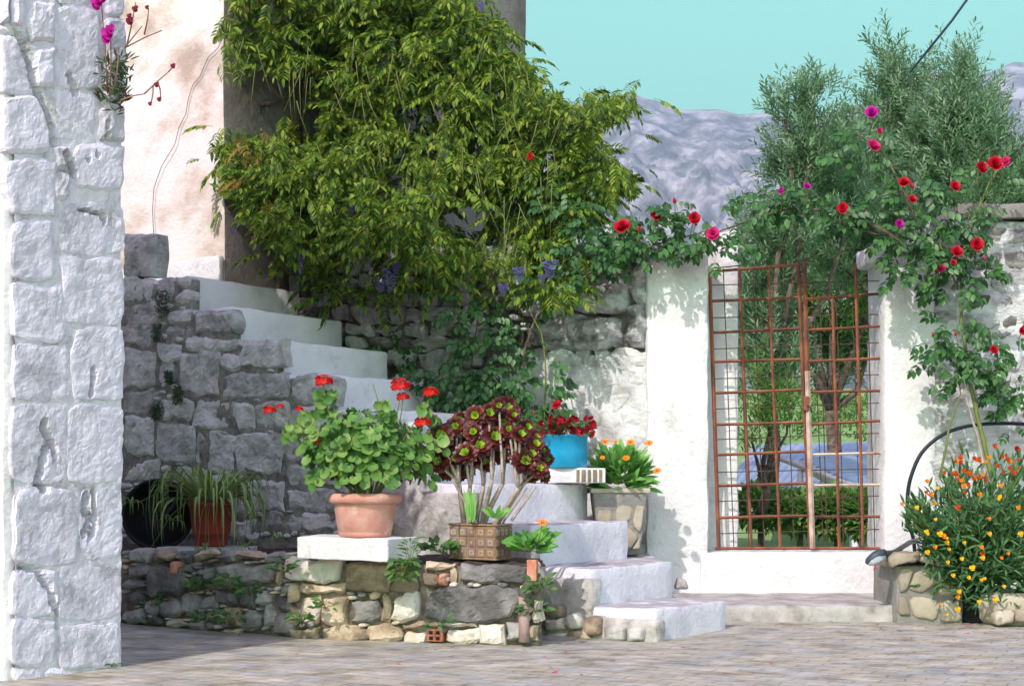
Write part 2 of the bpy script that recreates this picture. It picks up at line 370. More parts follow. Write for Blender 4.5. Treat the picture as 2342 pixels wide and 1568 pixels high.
def umbel(nf=16):
    m = MB(); pt = ovate(.75, .06, .1, (0, .5, .85, 1), (0, 1, .8, 0))
    for q in range(nf):
        z = ru(-.35, 1); a = q*2.4; rr = math.sqrt(max(0, 1-z*z)); n = Vector((math.cos(a)*rr, math.sin(a)*rr, z)); c = n*ru(.5, .75); s0 = ru(.38, .5)
        x = n.orthogonal().normalized(); y = n.cross(x)
        for k in range(5):
            b = 2*math.pi*k/5+q; d = x*math.cos(b)+y*math.sin(b)
            put(m, pt, frame(c, d+n*.25, n, s0))
    return m
UMB = umbel()
def daisy(n=13, centre=1):
    m = MB(); pt = ovate(.34, .03, .08, (0, .3, .8, 1), (0, .8, 1, 0))
    for k in range(n):
        a = 2*math.pi*k/n; d = Vector((math.cos(a), math.sin(a), .15+.1*math.sin(k*3)))
        put(m, pt, frame(d*.12, d, (0, 0, 1), .9), 0)
    m.lathe((0, 0, 0), [(.26, .0), (.24, .10), (.12, .17), (.001, .18)], 10, centre)
    return m
DAISY = daisy()
def rosette(seed=0):
    random.seed(seed); m = MB(); pt = ovate(.50, .05, .02, (0, .35, .75, 1), (.4, .75, 1, 0)); pt.v[0] = pt.v[0]
    k = 0
    for (n, el, s, mi) in ((11, -12, 1.0, 0), (11, 8, .92, 0), (10, 28, .78, 0), (8, 44, .62, 0), (8, 50, .52, 1), (7, 66, .34, 1), (4, 82, .24, 1)):
        for j in range(n):
            a = k*2.39996; k += 1; e_ = R(el+ru(-5, 5)); o = Vector((math.cos(a), math.sin(a), 0)); d = o*math.cos(e_)+Vector((0, 0, math.sin(e_)))
            put(m, pt, frame(o*.05, d, Vector((0, 0, math.cos(e_)))-o*math.sin(e_), s*ru(.9, 1.06)), mi)
    return m
ROSET = [rosette(s) for s in range(3)]
random.seed(21)
def raceme():
    m = MB(); pt = cupped(1.0, .5)
    for q in range(34):
        t = q/33; a = q*2.4; r = .16*(1-t*.8)
        put(m, pt, frame((math.cos(a)*r*.4, math.sin(a)*r*.4, -t), (math.cos(a), math.sin(a), -.3), (0, 0, 1), .16*(1-.5*t)))
    return m
RACE = raceme()
def florets():                                           # small ragged bloom of a few petals
    m = MB(); pt = cupped(1.0, .5)
    for q in range(7):
        a = q*2.4; put(m, pt, frame((0, 0, 0), (math.cos(a), math.sin(a), ru(-.1, 1.0)), (0, 0, 1), ru(.5, .8)))
    return m
FLOR = florets()

# ------------------------------------------------------------------ wall planes and stones
class Plane:
    """vertical plane through p (x,y) along horizontal direction d; n points out of the wall, towards the courtyard"""
    def __init__(s, p, d):
        s.p = Vector(p); s.d = Vector(d).normalized(); s.n = Vector((s.d.y, -s.d.x))
        if s.n.dot(-s.p) < 0: s.n = -s.n
    def sz(s, x, y):
        rx = (x-CX)/F; t = (s.p.x*s.d.y-s.p.y*s.d.x)/(rx*s.d.y-s.d.x)
        q = Vector((rx*t, t)); return ((q-s.p).dot(s.d), EYE+(HZ-y)/F*t)
    def w(s, a, z, out=0.0):
        q = s.p+s.d*a+s.n*out; return Vector((q.x, q.y, z))
def chaikin(P, k=1, c=.22):
    for _ in range(k):
        Q = []
        for i in range(len(P)):
            a, b = P[i], P[(i+1) % len(P)]
            Q += [(a[0]*(1-c)+b[0]*c, a[1]*(1-c)+b[1]*c), (a[0]*c+b[0]*(1-c), a[1]*c+b[1]*(1-c))]
        P = Q
    return P
def resample(P, step):
    Q = []
    for i in range(len(P)):
        a, b = P[i], P[(i+1) % len(P)]; L = math.hypot(a[0]-b[0], a[1]-b[1]); n = max(1, int(round(L/step)))
        for k in range(n): Q.append((a[0]+(b[0]-a[0])*k/n, a[1]+(b[1]-a[1])*k/n))
    return Q
def stone(pl, P, bulge, matl, parent, back=.06, jit=.006, rough=.35, rings=((1.0, .25), (.94, .75), (.72, 1.0), (.38, 1.08)), name='stone', corner=1, out=0.0, ccut=.15):
    """P: polygon in plane coordinates (a, z)"""
    P = chaikin(P, corner, ccut); xs = [p[0] for p in P]; zs = [p[1] for p in P]
    sz_ = min(max(xs)-min(xs), max(zs)-min(zs)); P = resample(P, max(.02, sz_*.28))
    ca = sum(p[0] for p in P)/len(P); cz = sum(p[1] for p in P)/len(P); k = rnd()*50
    m = MB(); vs = []; n = len(P)
    Pj = []
    for (a, z) in P:
        w3 = pl.w(a, z); j = noise.noise_vector(w3*14+Vector((k, 0, 0)))*jit*2
        Pj.append((a+j.x, z+j.z))
    for a, z in Pj: vs.append(pl.w(a, z, out-back))
    for (s, hgt) in rings:
        for a, z in Pj:
            a2 = ca+(a-ca)*s; z2 = cz+(z-cz)*s; q = pl.w(a2, z2)
            h = bulge*(hgt+rough*nz(q, 7, k)+rough*.6*nz(q, 21, k)); vs.append(pl.w(a2, z2, out+h))
    vs.append(pl.w(ca, cz, out+bulge*(1.1+rough*nz(pl.w(ca, cz), 7, k))))
    fs = []; nr = len(rings)+1
    for r in range(nr-1):
        for i in range(n): fs.append((r*n+i, r*n+(i+1) % n, (r+1)*n+(i+1) % n, (r+1)*n+i))
    for i in range(n): fs.append(((nr-1)*n+i, (nr-1)*n+(i+1) % n, len(vs)-1))
    m.add(vs, fs)
    return part(name, m, matl, parent)
CRACKS = []
def crack_at(p):
    if not CRACKS: return 0
    x = CX+F*p.x/p.y; y = HZ-(p.z-EYE)*F/p.y; d = 0
    for (w_, dep, T) in CRACKS:
        for (ax, ay), (bx, by) in zip(T, T[1:]):
            lx, ly = bx-ax, by-ay; t = max(0, min(1, ((x-ax)*lx+(y-ay)*ly)/(lx*lx+ly*ly))); q = math.hypot(x-ax-lx*t, y-ay-ly*t)+3*nz((x*.05, y*.05, 0), 1.7)
            d = max(d, dep*math.exp(-(max(0, q)/w_)**4))
    return d
def dstone(pl, P, bulge, matl, parent, seg=.02, back=.05, jit=.008, rough=.006, cr=.10, name='stone', ew=.006):
    B = lambda a, b, c, u: tuple(a[k]*(.5*u*(u-1))+b[k]*(1-u*u)+c[k]*(.5*u*(u+1)) for k in (0, 1))
    b0, b1, b2, r1, t2, t1, t0, l1 = P
    W_ = math.dist(b0, b2); H_ = math.dist(b0, t0); nu = max(5, min(26, int(W_/seg)+1)); nv = max(5, min(26, int(H_/seg)+1)); k = rnd()*40
    def edge(n): return [-1, -1+.03]+[-1+.03+1.94*i/(n-3) for i in range(1, n-3)]+[1-.03, 1]
    us = edge(nu); vs_ = edge(nv); V = []; G = []
    for v in vs_:
        for u in us:
            bo = B(b0, b1, b2, u); to = B(t0, t1, t2, u); le = B(b0, l1, t0, v); ri = B(b2, r1, t2, v); s = (u+1)/2; t = (v+1)/2
            q = [bo[c]*(1-t)+to[c]*t+le[c]*(1-s)+ri[c]*s-(b0[c]*(1-s)*(1-t)+b2[c]*s*(1-t)+t0[c]*(1-s)*t+t2[c]*s*t) for c in (0, 1)]
            cc = (abs(u)*abs(v))**3*cr; cx0 = (b0[0]+t2[0])/2; cz0 = (b0[1]+t2[1])/2; q = [q[0]+(cx0-q[0])*cc, q[1]+(cz0-q[1])*cc]
            w3 = pl.w(*q); j = noise.noise_vector(w3*9+Vector((k, 0, 0)))*jit*1.6+noise.noise_vector(w3*30+Vector((k, 0, 0)))*jit*.6; q = (q[0]+j.x, q[1]+j.z)
            e = min((1-abs(u))*W_/2, (1-abs(v))*H_/2); w3 = pl.w(*q)
            f1 = nz(w3, 5, k); f2 = nz(w3, 14, k); f3 = nz(w3, 38, k); f4 = abs(nz(w3, 22, k+3))
            h = bulge*(1-math.exp(-e/ew))+rough*(f1*1.1+f2*.9+f3*.45-max(0, .22-f4)*1.6)*min(1, e/.012+.25)-crack_at(w3)
            V.append(pl.w(q[0], q[1], h)); G.append(q)
    fs = [(j*nu+i, j*nu+i+1, (j+1)*nu+i+1, (j+1)*nu+i) for j in range(nv-1) for i in range(nu-1)]
    ring = [i for i in range(nu)]+[j*nu+nu-1 for j in range(1, nv)]+[(nv-1)*nu+i for i in range(nu-2, -1, -1)]+[j*nu for j in range(nv-2, 0, -1)]
    o = len(V)
    for i in ring: V.append(pl.w(G[i][0], G[i][1], -back))
    n = len(ring); fs += [(ring[i], o+i, o+(i+1) % n, ring[(i+1) % n]) for i in range(n)]
    m = MB(); m.add(V, fs); return part(name, m, matl, parent, smooth=False)
def rect(pl, x0, y0, x1, y1, j=.10, gap=2.0):
    """a picture rectangle as a slightly crooked polygon on the plane"""
    w_ = x1-x0; h_ = y1-y0; g = gap
    c = [(x0+g, y1-g), ((x0+x1)/2, y1-g*.6), (x1-g, y1-g), (x1-g*.6, (y0+y1)/2), (x1-g, y0+g), ((x0+x1)/2, y0+g*.6), (x0+g, y0+g), (x0+g*.6, (y0+y1)/2)]
    c = [(a+ru(-1, 1)*j*min(w_, 60)*.45, b+ru(-1, 1)*j*min(h_, 60)*.45) for a, b in c]
    return [pl.sz(a, b) for a, b in c]
def fill(pl, taken, region, inside, n, rmin, rmax, bulge, mats, parent, cap=120):
    """small chinking stones wherever the drawn ones leave room; region and sizes in picture units"""
    k = 0
    for _ in range(n):
        if k >= cap: break
        x = ru(region[0], region[2]); y = ru(region[1], region[3]); a = ru(rmin, rmax); b = a*ru(.5, .85)
        if not inside(x, y): continue
        q = (x-a, y-b, x+a, y+b)
        if any(not (q[2] < t[0]+3 or q[0] > t[2]-3 or q[3] < t[1]+3 or q[1] > t[3]-3) for t in taken): continue
        taken.append(q); k += 1
        nn = random.choice((6, 7)); ph = rnd()*6
        P = [pl.sz(x+a*math.cos(ph+2*math.pi*i/nn)*ru(.85, 1.1), y+b*math.sin(ph+2*math.pi*i/nn)*ru(.85, 1.1)) for i in range(nn)]
        P = P if sum(P[i][0]*P[(i+1) % nn][1]-P[(i+1) % nn][0]*P[i][1] for i in range(nn)) > 0 else P[::-1]
        stone(pl, P, bulge*ru(.6, 1.1), random.choice(mats), parent, corner=1)
def quad8(pl, T):
    return [pl.sz(*p) for p in T]
Z = Vector((0, 0, 1)); X3 = Vector((1, 0, 0)); Y3 = Vector((0, 1, 0))
U3 = Vector((U.x, U.y, 0)); D3 = Vector((DD.x, DD.y, 0))

# ------------------------------------------------------------------ ground, terrain, mountains, sky haze
def grid(fn, nx, ny, name, matl, kind='structure', smooth=True):
    m = MB(); vs = [fn(i/nx, j/ny) for j in range(ny+1) for i in range(nx+1)]
    m.add(vs, [(j*(nx+1)+i, j*(nx+1)+i+1, (j+1)*(nx+1)+i+1, (j+1)*(nx+1)+i) for j in range(ny) for i in range(nx)])
    o = part(name, m, matl, None, smooth); o['kind'] = kind; return o
def gfn(u, v):
    x = -9+18*u; y = -4+13.1*v
    return Vector((x, y, .006*nz((x, y, 0), .9)-.002))
g = grid(gfn, 90, 70, 'courtyard_ground', PAVE); g['label'] = 'pale grey stone courtyard paving with bluish streaks'
def terr(x, y):
    t = max(0, min(1, (y-13)/42)); t = t*t*(3-2*t)
    z = -.35+4.6*t-.5*math.exp(-((y-12)/3)**2)
    t2 = max(0, min(1, (y-60)/500)); z += 12*t2*t2
    return z+.35*nz((x, y, 0), .12)*min(1, max(0, (y-11)/10))+4*nz((x, y, 5), .012)*t2
def tfn(u, v):
    y = 9.15+(u*0)+(900*v**2.6); x = (-1+2*u)*(14+y*1.1); return Vector((x, y, terr(x, y)))
grid(tfn, 80, 90, 'terrain', FIELD)
def sfn(u, v):
    x = -9+18*u; return Vector((x*60, -4-300*(1-v), -.02))
grid(sfn, 4, 4, 'ground_behind', PAVE)
RIDGE = [(-900, 520), (-300, 420), (200, 300), (700, 250), (1150, 262), (1285, 245), (1330, 236), (1370, 238), (1440, 214), (1490, 228), (1560, 252), (1640, 250), (1690, 262), (1750, 258), (1830, 272), (1930, 250), (2020, 225), (2110, 170), (2150, 160), (2210, 175), (2270, 165), (2320, 142), (2420, 150), (2700, 230), (3300, 420)]
def ridge(X):
    for (a, ya), (b, yb) in zip(RIDGE, RIDGE[1:]):
        if a <= X <= b:
            t = (X-a)/(b-a); t = t*t*(3-2*t)*.5+t*.5; return ya+(yb-ya)*t
    return 500
def mfn(u, v):
    X = -900+4200*u
    if v <= .8:
        t = v/.8; d = 900+1700*t; zr = (HZ-ridge(X))/F*2600+EYE
        x = (X-CX)/F*d; q = Vector((x*.0048+d*.0012, d*.0019, 3.3))
        rn = noise.ridged_multi_fractal(q*2.2, .9, 2.1, 6, 1.0, 2.0)+.30*(noise.ridged_multi_fractal(q*5+Vector((4, 2, 1)), .9, 2.1, 5, 1.0, 2.0)-1)
        z = zr*(t**1.35)+(rn-1.0)*125*math.sin(math.pi*min(1, t*.97+.03))**.8*(1-.75*t)
        return Vector((x, d, z-10*(1-t)))
    t = (v-.8)/.2; d = 2600+900*t; zr = (HZ-ridge(X))/F*2600+EYE
    return Vector(((X-CX)/F*2600*(1+.3*t), d, zr*(1-t)**1.5-5*t))
grid(mfn, 480, 190, 'mountains', MOUNT)

hz_ = MB(); hz_.box((0, 1500, 430), (X3, Y3, Z), (3600, 2100, 470))
hm = bpy.data.materials.new('air'); hm.use_nodes = True; hm.node_tree.nodes.clear()
ho = hm.node_tree.nodes.new('ShaderNodeOutputMaterial'); hv = hm.node_tree.nodes.new('ShaderNodeVolumePrincipled')
hv.inputs['Color'].default_value = (.60, .84, 1.0, 1); hv.inputs['Density'].default_value = .00048; hv.inputs['Anisotropy'].default_value = .2
hm.node_tree.links.new(hv.outputs[0], ho.inputs['Volume'])
part('haze', hz_, hm, None, False, kind='stuff')['label'] = 'pale blue haze over the far mountains'

# ------------------------------------------------------------------ left wall end (pillar)
A = Vector((-1.954, 5.57)); B = A+DD*.527
TOPW = 4.62
pw = thing('stone_pillar', (A.x, A.y, 0), 'tall whitewashed stone wall end filling the left edge of the courtyard', 'wall')
core = MB()
cA = A-DD*0+U*.03; L_ = 5.0
cen = (A+B)/2+U*(L_/2+.075)
core.rbox((cen.x, cen.y, TOPW/2-.05), (U3, D3, Z), (L_/2, .527/2-.02, TOPW/2+.05), .03, .014, 9, .045)
part('wall_core', core, PMORT, pw)
m = MB(); q = A+U*(L_/2+.02)+DD*.0                       # lit plaster face on the left
m.rbox((q.x, q.y, TOPW/2-.02), (U3, D3, Z), (L_/2, .03, TOPW/2+.02), .02, .01, 6, .10)
part('plaster_face', m, WHITE, pw)
PP = Plane(A, DD)
pst = [(0, -60, 22, 70, ), (2, 75, 72, 218), (6, 222, 116, 352), (16, 356, 130, 498), (24, 502, 128, 643), (27, 647, 150, 780), (29, 784, 160, 917), (29, 921, 152, 1108), (28, 1113, 176, 1290), (26, 1296, 128, 1410), (27, 1413, 130, 1520),
       (26, -40, 62, 66), (64, 4, 126, 100), (78, 104, 128, 200), (130, -30, 228, 12), (132, 15, 228, 204), (232, -40, 285, 38), (232, 42, 285, 236), (120, 208, 222, 320), (226, 240, 285, 328), (166, 326, 285, 438), (122, 330, 162, 392), (120, 396, 160, 456),
       (138, 462, 285, 585), (134, 590, 284, 744), (162, 748, 284, 918), (156, 922, 281, 1108), (180, 1112, 280, 1280), (132, 1284, 276, 1420), (134, 1424, 274, 1530), (30, 1524, 100, 1562), (103, 1528, 180, 1556), (184, 1532, 262, 1548)]
random.seed(5)
CRACKS += [(6, .06, [(12, 55), (34, 66), (48, 92), (62, 130), (72, 180), (84, 212), (112, 270), (122, 330)]), (5, .05, [(156, 172), (166, 200), (172, 216)]), (7, .05, [(150, 350), (160, 378), (166, 396)]), (4, .04, [(180, 478), (236, 492), (238, 508)]), (6, .07, [(100, 962), (98, 985), (118, 1010), (104, 1022), (96, 1060), (84, 1104), (102, 1118)]), (5, .06, [(120, 1010), (126, 1050)]),
           (6, .06, [(196, 1130), (192, 1165), (204, 1190), (190, 1222)]), (4, .05, [(212, 1120), (216, 1200), (206, 1232)]), (6, .045, [(44, 1296), (78, 1302), (92, 1320), (112, 1350), (124, 1392)]), (3.5, .04, [(128, 1392), (132, 1440)]), (4, .05, [(212, 842), (210, 870), (206, 902)]), (3, .04, [(196, 358), (200, 372)]), (3, .04, [(218, 352), (220, 362)]), (3.5, .03, [(246, 268), (240, 300), (236, 320)])]
CUST = {1: [(2, 216), (40, 222), (80, 214), (64, 150), (42, 100), (28, 82), (2, 78), (2, 140)], 2: [(6, 350), (60, 354), (118, 346), (104, 270), (84, 222), (60, 220), (6, 224), (6, 290)]}
for n_, (x0, y0, x1, y1) in enumerate(pst):
    x0_ = max(x0, 8); gap = .2 if y0 > 330 else 1.2
    P = quad8(PP, [(max(8, a), b) for a, b in CUST[n_]]) if n_ in CUST else rect(PP, x0_, y0, x1, y1, .16, gap)
    smallr = (x1-x0) < 70 and y0 < 470
    dstone(PP, P, (ru(.005, .011) if y0 > 430 else ru(.006, .014))+(.010 if smallr else 0), PILL, pw, seg=.0125, back=.05, jit=.010, rough=.010 if smallr else .0055, ew=.003 if y0 > 330 else .006)
def pface():
    m = MB(); V = []; nu, nv = 44, 250
    for j in range(nv+1):
        for i in range(nu+1):
            a = .005+.515*i/nu; z = -.03+3.0*j/nv; w3 = PP.w(a, z); V.append(PP.w(a, z, .0005+.005*nz(w3, 12, 4)+.006*nz(w3, 34, 2)-crack_at(w3)))
    m.add(V, [(j*(nu+1)+i, j*(nu+1)+i+1, (j+1)*(nu+1)+i+1, (j+1)*(nu+1)+i) for j in range(nv) for i in range(nu)]); return m
part('lime_mortar', pface(), PMORT, pw)
tk = [tuple(p[:4]) for p in pst]
for z0 in (2.95, 3.45, 3.95, 4.35):                      # courses above the picture
    for k in range(3):
        a = .02+.17*k; P = [(a, z0), (a+.16, z0), (a+.16, z0+.42), (a, z0+.42)]
        stone(PP, P, .025, PILL, pw, corner=2)

CRACKS.clear()
# ------------------------------------------------------------------ staircase
L1 = Vector((.705, 6.98)); RUN = .375
ZS = [0, .15, .34, .555, .77, .985, 1.20, 1.415, 1.637, 1.861, 2.081]
RX = [0, 1662, 1540, 1437, 1345, 1250, 1075, 993, 888, 783, 683]
def LP(i): return L1+U*RUN*(i-1)
st = thing('stone_staircase', (L1.x, L1.y, 0), 'whitewashed stone staircase climbing left in front of the cream house', 'staircase')
WD = [0]*11
for i in range(1, 11):
    l = LP(i); rx = (RX[i]-CX)/F; WD[i] = (rx*l.y-l.x)/(DD.x-rx*DD.y)
def tread_mix(p): return p
STEP2 = STEPW.copy(); STEP2.name = 'step_with_worn_tread'
_t = STEP2.node_tree; _b = [n for n in _t.nodes if n.type == 'BSDF_PRINCIPLED'][0]; _src = _b.inputs['Base Color'].links[0].from_socket
_g = _t.nodes.new('ShaderNodeNewGeometry'); _s = _t.nodes.new('ShaderNodeSeparateXYZ'); _t.links.new(_g.outputs['True Normal'], _s.inputs[0])
_n = _t.nodes.new('ShaderNodeTexNoise'); _n.inputs['Scale'].default_value = 9; _n.inputs['Detail'].default_value = 6; _t.links.new(_g.outputs['Position'], _n.inputs['Vector'])
_a = _t.nodes.new('ShaderNodeMath'); _a.operation = 'MULTIPLY_ADD'; _a.inputs[1].default_value = .9; _t.links.new(_n.outputs[0], _a.inputs[0]); _t.links.new(_s.outputs[2], _a.inputs[2])
_r = _t.nodes.new('ShaderNodeMapRange'); _r.inputs[1].default_value = 1.24; _r.inputs[2].default_value = 1.46; _r.inputs[4].default_value = .85; _t.links.new(_a.outputs[0], _r.inputs[0])
_m = _t.nodes.new('ShaderNodeMix'); _m.data_type = 'RGBA'; _t.links.new(_r.outputs[0], _m.inputs[0]); _t.links.new(_src, _m.inputs[6]); _m.inputs[7].default_value = (.30, .29, .27, 1); _t.links.new(_m.outputs[2], _b.inputs['Base Color'])
random.seed(8)
for i in range(1, 11):
    l = LP(i); run = RUN*1.25 if i < 10 else 3.2
    z0 = ZS[i-1]-.25 if i > 1 else -.1
    hgt = ZS[i]-z0; c = l+U*(run/2)+DD*(WD[i]/2)
    m = MB(); sk = (ru(-.006, .006))
    m.rbox((c.x, c.y, z0+hgt/2), (U3, D3, Z), (run/2, WD[i]/2, hgt/2), .014, .007, 7, .07)
    part('step', m, STEP2, st)
c = LP(2)+U*.55+DD*(WD[2]+.25)                          # ledge at the height of the second step, up to the wall
m = MB(); m.rbox((.52, 8.38, .115), (X3, Y3, Z), (.33, .52, .222), .012, .006, 7, .09); part('ledge', m, STEP2, st)
# solid core below the steps, set back from the side face
m = MB()
for i in range(2, 11):
    l = LP(i)+U*.03+DD*.05; run = RUN*(1.0) if i < 10 else 3.1; wdt = min(WD[i], .9)-.12
    c = l+U*(run/2)+DD*(wdt/2); zt = ZS[i]-.05
    m.box((c.x, c.y, zt/2-.05), (U3, D3, Z), (run/2+.02, wdt/2, zt/2+.05))
part('stair_core', m, PLAST, st)
SP = Plane(L1, U)
# plastered side of the lower five steps, rough
for i in range(1, 6):
    l = LP(i); c = l+U*(RUN/2)+DD*.02; zt = ZS[i]-.05
    m = MB(); m.rbox((c.x, c.y, zt/2-.05), (U3, D3, Z), (RUN/2+.02, .045, zt/2+.05), .02, .012, 9, .045)
    part('side_plaster', m, PLAST, st)
# joint backing behind the stones of the side face
for i in range(6, 11):
    l = LP(i); run = RUN if i < 10 else 3.1; c = l+U*(run/2)+DD*.03; zt = ZS[i]-.02
    m = MB(); m.rbox((c.x, c.y, zt/2-.05), (U3, D3, Z), (run/2+.012, .035, zt/2+.05), .01, .006, 9, .10)
    part('joint_backing', m, GMORT, st)
side = [(284, 535, 356, 632), (283, 636, 358, 687), (281, 690, 360, 792), (281, 796, 358, 890), (282, 893, 350, 944), (284, 948, 360, 1046), (282, 1050, 366, 1100), (360, 636, 402, 690),
        (404, 636, 440, 662), (404, 664, 442, 692), (384, 708, 446, 742), (451, 705, 550, 768), (384, 746, 447, 770), (428, 772, 550, 802), (366, 783, 420, 826), (410, 806, 508, 906), (556, 779, 658, 842), (511, 806, 553, 848), (512, 852, 662, 912),
        (364, 830, 405, 876), (664, 856, 773, 927), (370, 912, 443, 962), (447, 916, 584, 987), (588, 916, 662, 985), (366, 966, 446, 1056), (450, 990, 476, 1062), (479, 990, 543, 1080), (546, 990, 655, 1088),
        (664, 931, 772, 988), (660, 992, 770, 1052), (660, 1056, 768, 1112), (580, 1092, 655, 1168), (482, 1084, 576, 1130), (445, 1090, 480, 1150), (600, 1172, 690, 1215), (660, 1116, 768, 1168), (694, 1172, 790, 1215), (470, 1134, 578, 1180), (500, 1184, 598, 1235), (400, 1064, 442, 1120), (366, 1104, 398, 1180),
        (776, 945, 862, 1010), (776, 1014, 884, 1070), (776, 1074, 860, 1130), (776, 1134, 890, 1190), (866, 960, 960, 1012), (888, 1016, 1000, 1075), (864, 1080, 1000, 1134), (894, 1138, 990, 1196)]
random.seed(9)
for s_ in side:
    big = s_[2]-s_[0] > 60
    top = s_[1] == 535
    dstone(SP, rect(SP, *s_, .10 if top else .26, 0 if top else .5), ru(.012, .026), GREY, st, seg=.015, jit=.006 if top else .015, back=.10 if top else .05, rough=.013, cr=0 if top else .12 if not big else .06, ew=.006)
def under_stairs(x, y):
    for i in range(6, 11):
        xl = LP(i).x/LP(i).y*F+CX
        l2 = LP(i+1) if i < 10 else LP(10)+U*3; x2 = l2.x/l2.y*F+CX
        if x2 < x < xl: return EYE+(HZ-y)/F*LP(i).y < ZS[i]-.06
    return False
tk = [tuple(s_) for s_ in side]
fill(SP, tk, (284, 640, 1000, 1230), under_stairs, 5000, 6, 18, .022, [GREY], st, 120)

# ------------------------------------------------------------------ house
HC = Vector((-1.98, 9.7))
hs = thing('cream_house', (HC.x, HC.y, 0), 'cream plastered house corner with stains and painted shadow blotches above the stairs', 'house')
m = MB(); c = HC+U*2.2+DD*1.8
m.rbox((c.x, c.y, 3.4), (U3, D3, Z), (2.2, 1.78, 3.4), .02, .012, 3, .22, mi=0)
for k, f in enumerate(m.f):                              # the receding side's shade is painted in grey-brown, the front is cream
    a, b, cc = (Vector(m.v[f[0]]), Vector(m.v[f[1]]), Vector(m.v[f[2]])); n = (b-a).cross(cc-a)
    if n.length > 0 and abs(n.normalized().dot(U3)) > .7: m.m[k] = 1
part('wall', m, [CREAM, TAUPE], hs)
HP = Plane(HC, U)
m = MB(); a0 = HC-DD*.012+U*.72; m.rbox((a0.x, a0.y, 2.15), (U3, D3, Z), (.73, .022, .17), .008, .008, 9, .05)
part('white_base_band', m, WHITE, hs)
ck = [(510, 85), (500, 110), (478, 130), (468, 150), (458, 175), (440, 195), (432, 225), (425, 262), (410, 290), (400, 330), (370, 380), (352, 430), (350, 480), (352, 540)]
m = MB(); m.tube([HP.w(HP.sz(x, y)[0]+.012*nz((x, y, 0), .03), HP.sz(x, y)[1], .001) for x, y in ck], .0032, 4); part('crack', m, TAUPE, hs)

# ------------------------------------------------------------------ wall between house and gate (rough, partly whitewashed)
W0 = Vector((.85, 8.93)); W9 = Vector((-1.65, 10.22))
WP = Plane(W0, W9-W0); WL = (W9-W0).length
gw = thing('garden_wall', (W0.x, W0.y, 0), 'rough stone garden wall behind the stairs, whitewashed lower down', 'wall')
m = MB(); c = (W0+W9)/2-WP.n*.215; WD3 = Vector((WP.d.x, WP.d.y, 0)); WN3 = Vector((WP.n.x, WP.n.y, 0))
m.rbox((c.x, c.y, 1.1), (WD3, WN3, Z), (WL/2, .17, 1.18), .03, .03, 6, .05)
part('wall_core', m, mat('dirty_mortar', [(.05, .04, .03), (.13, .11, .09), (.28, .255, .225)], 7, .95, .03, 18, stroke=1), gw)
m = MB(); xa_, za_ = WP.sz(1500, 812); xb_, zb_ = WP.sz(1130, 812); q = WP.p+WP.d*((xa_+xb_)/2)-WP.n*.165
m.rbox((q.x, q.y, .70), (WD3, WN3, Z), (abs(xb_-xa_)/2, .17, .90), .02, .024, 8, .035); part('whitewashed_render', m, OLDW, gw)
random.seed(14)
cnt = 0
y = 560

bigs = [(1185, 640, 1300, 720), (1205, 724, 1432, 800), (1305, 628, 1440, 720), (1440, 610, 1480, 690), (1436, 694, 1478, 790)]
for b_ in bigs:
    dstone(WP, rect(WP, *b_, .22, .5), ru(.04, .08), PALER, gw, seg=.016, jit=.02, rough=.030, cr=.15, ew=.03)
tk = list(bigs)
while y < 1180:
    h = ru(26, 52); x = 660+ru(-20, 20)
    while x < 1500:
        w_ = ru(34, 90)
        r_ = (x, y, min(x+w_, 1474), y+h)
        if r_[2]-r_[0] > 16 and not any(not (r_[2] < t[0]+4 or r_[0] > t[2]-4 or r_[3] < t[1]+4 or r_[1] > t[3]-4) for t in tk):
            white = (y+h/2 > 800 and x > 1110+ru(-30, 30)) or (x > 1440 and y > 780)
            xx = x+w_/2; vis = not (xx < 1000 and y > 900)
            if vis:
                dstone(WP, rect(WP, *r_, .34, .2 if white else .8), ru(.004, .016) if white else ru(.01, .04), OLDW if white else random.choice((BROWNROCK, GREY, BROWNROCK)), gw, seg=.022, jit=.018, rough=.012 if white else .022, cr=.14, ew=.008); cnt += 1
                tk.append(r_)
        x += w_
    y += h
fill(WP, tk, (700, 570, 1466, 1150), lambda x, y: not (x < 1000 and y > 900), 4000, 6, 16, .025, [OLDW, OLDW, BROWNROCK], gw, 90)

# ------------------------------------------------------------------ gate wall: piers, sill, right wall
GY = 8.9
def X_at(x, d=GY): return (x-CX)/F*d
def Z_at(y, d=GY): return EYE+(HZ-y)/F*d
gp = thing('gate_wall', (X_at(1830), GY, 0), 'bright white plastered piers and sill around the rusty gate', 'wall')
def pier(name, x0, x1, ytop, d0, d1, matl, parent, amp=.012, slope=0.0, zb=-.05):
    a = X_at(x0, d0); b = X_at(x1, d0); zt = Z_at(ytop, d0); m = MB()
    def fn(p):
        t = max(0, (p.z-zb)/(zt-zb)); k = t**6
        return Vector((p.x, p.y, p.z+k*(slope*(p.x-(a+b)/2)+.05*nz(p, 5))))
    m.rbox(((a+b)/2, (d0+d1)/2, (zt+zb)/2), (X3, Y3, Z), ((b-a)/2, (d1-d0)/2, (zt-zb)/2), .03, amp, 5, .05, fn=fn)
    return part(name, m, matl, parent)
pier('pier', 1478, 1622, 572, GY, GY+.42, WHITE, gp, slope=.25)
pier('pier', 2022, 2142, 556, GY, GY+.45, WHITE, gp, slope=.05)
pier('rear_pier', 1600, 1690, 528, GY+.26, GY+.60, WHITE, gp, slope=.1)
pier('capping', 1992, 2120, 548, GY-.01, GY+.40, WHITE, gp, slope=.05, zb=Z_at(600))
m = MB(); a = X_at(1600); b = X_at(2060)
m.rbox(((a+b)/2, GY+.19, Z_at(1262)/2-.02), (X3, Y3, Z), ((b-a)/2, .21, Z_at(1262)/2+.02), .02, .008, 5, .06); part('sill_wall', m, WHITE, gp)
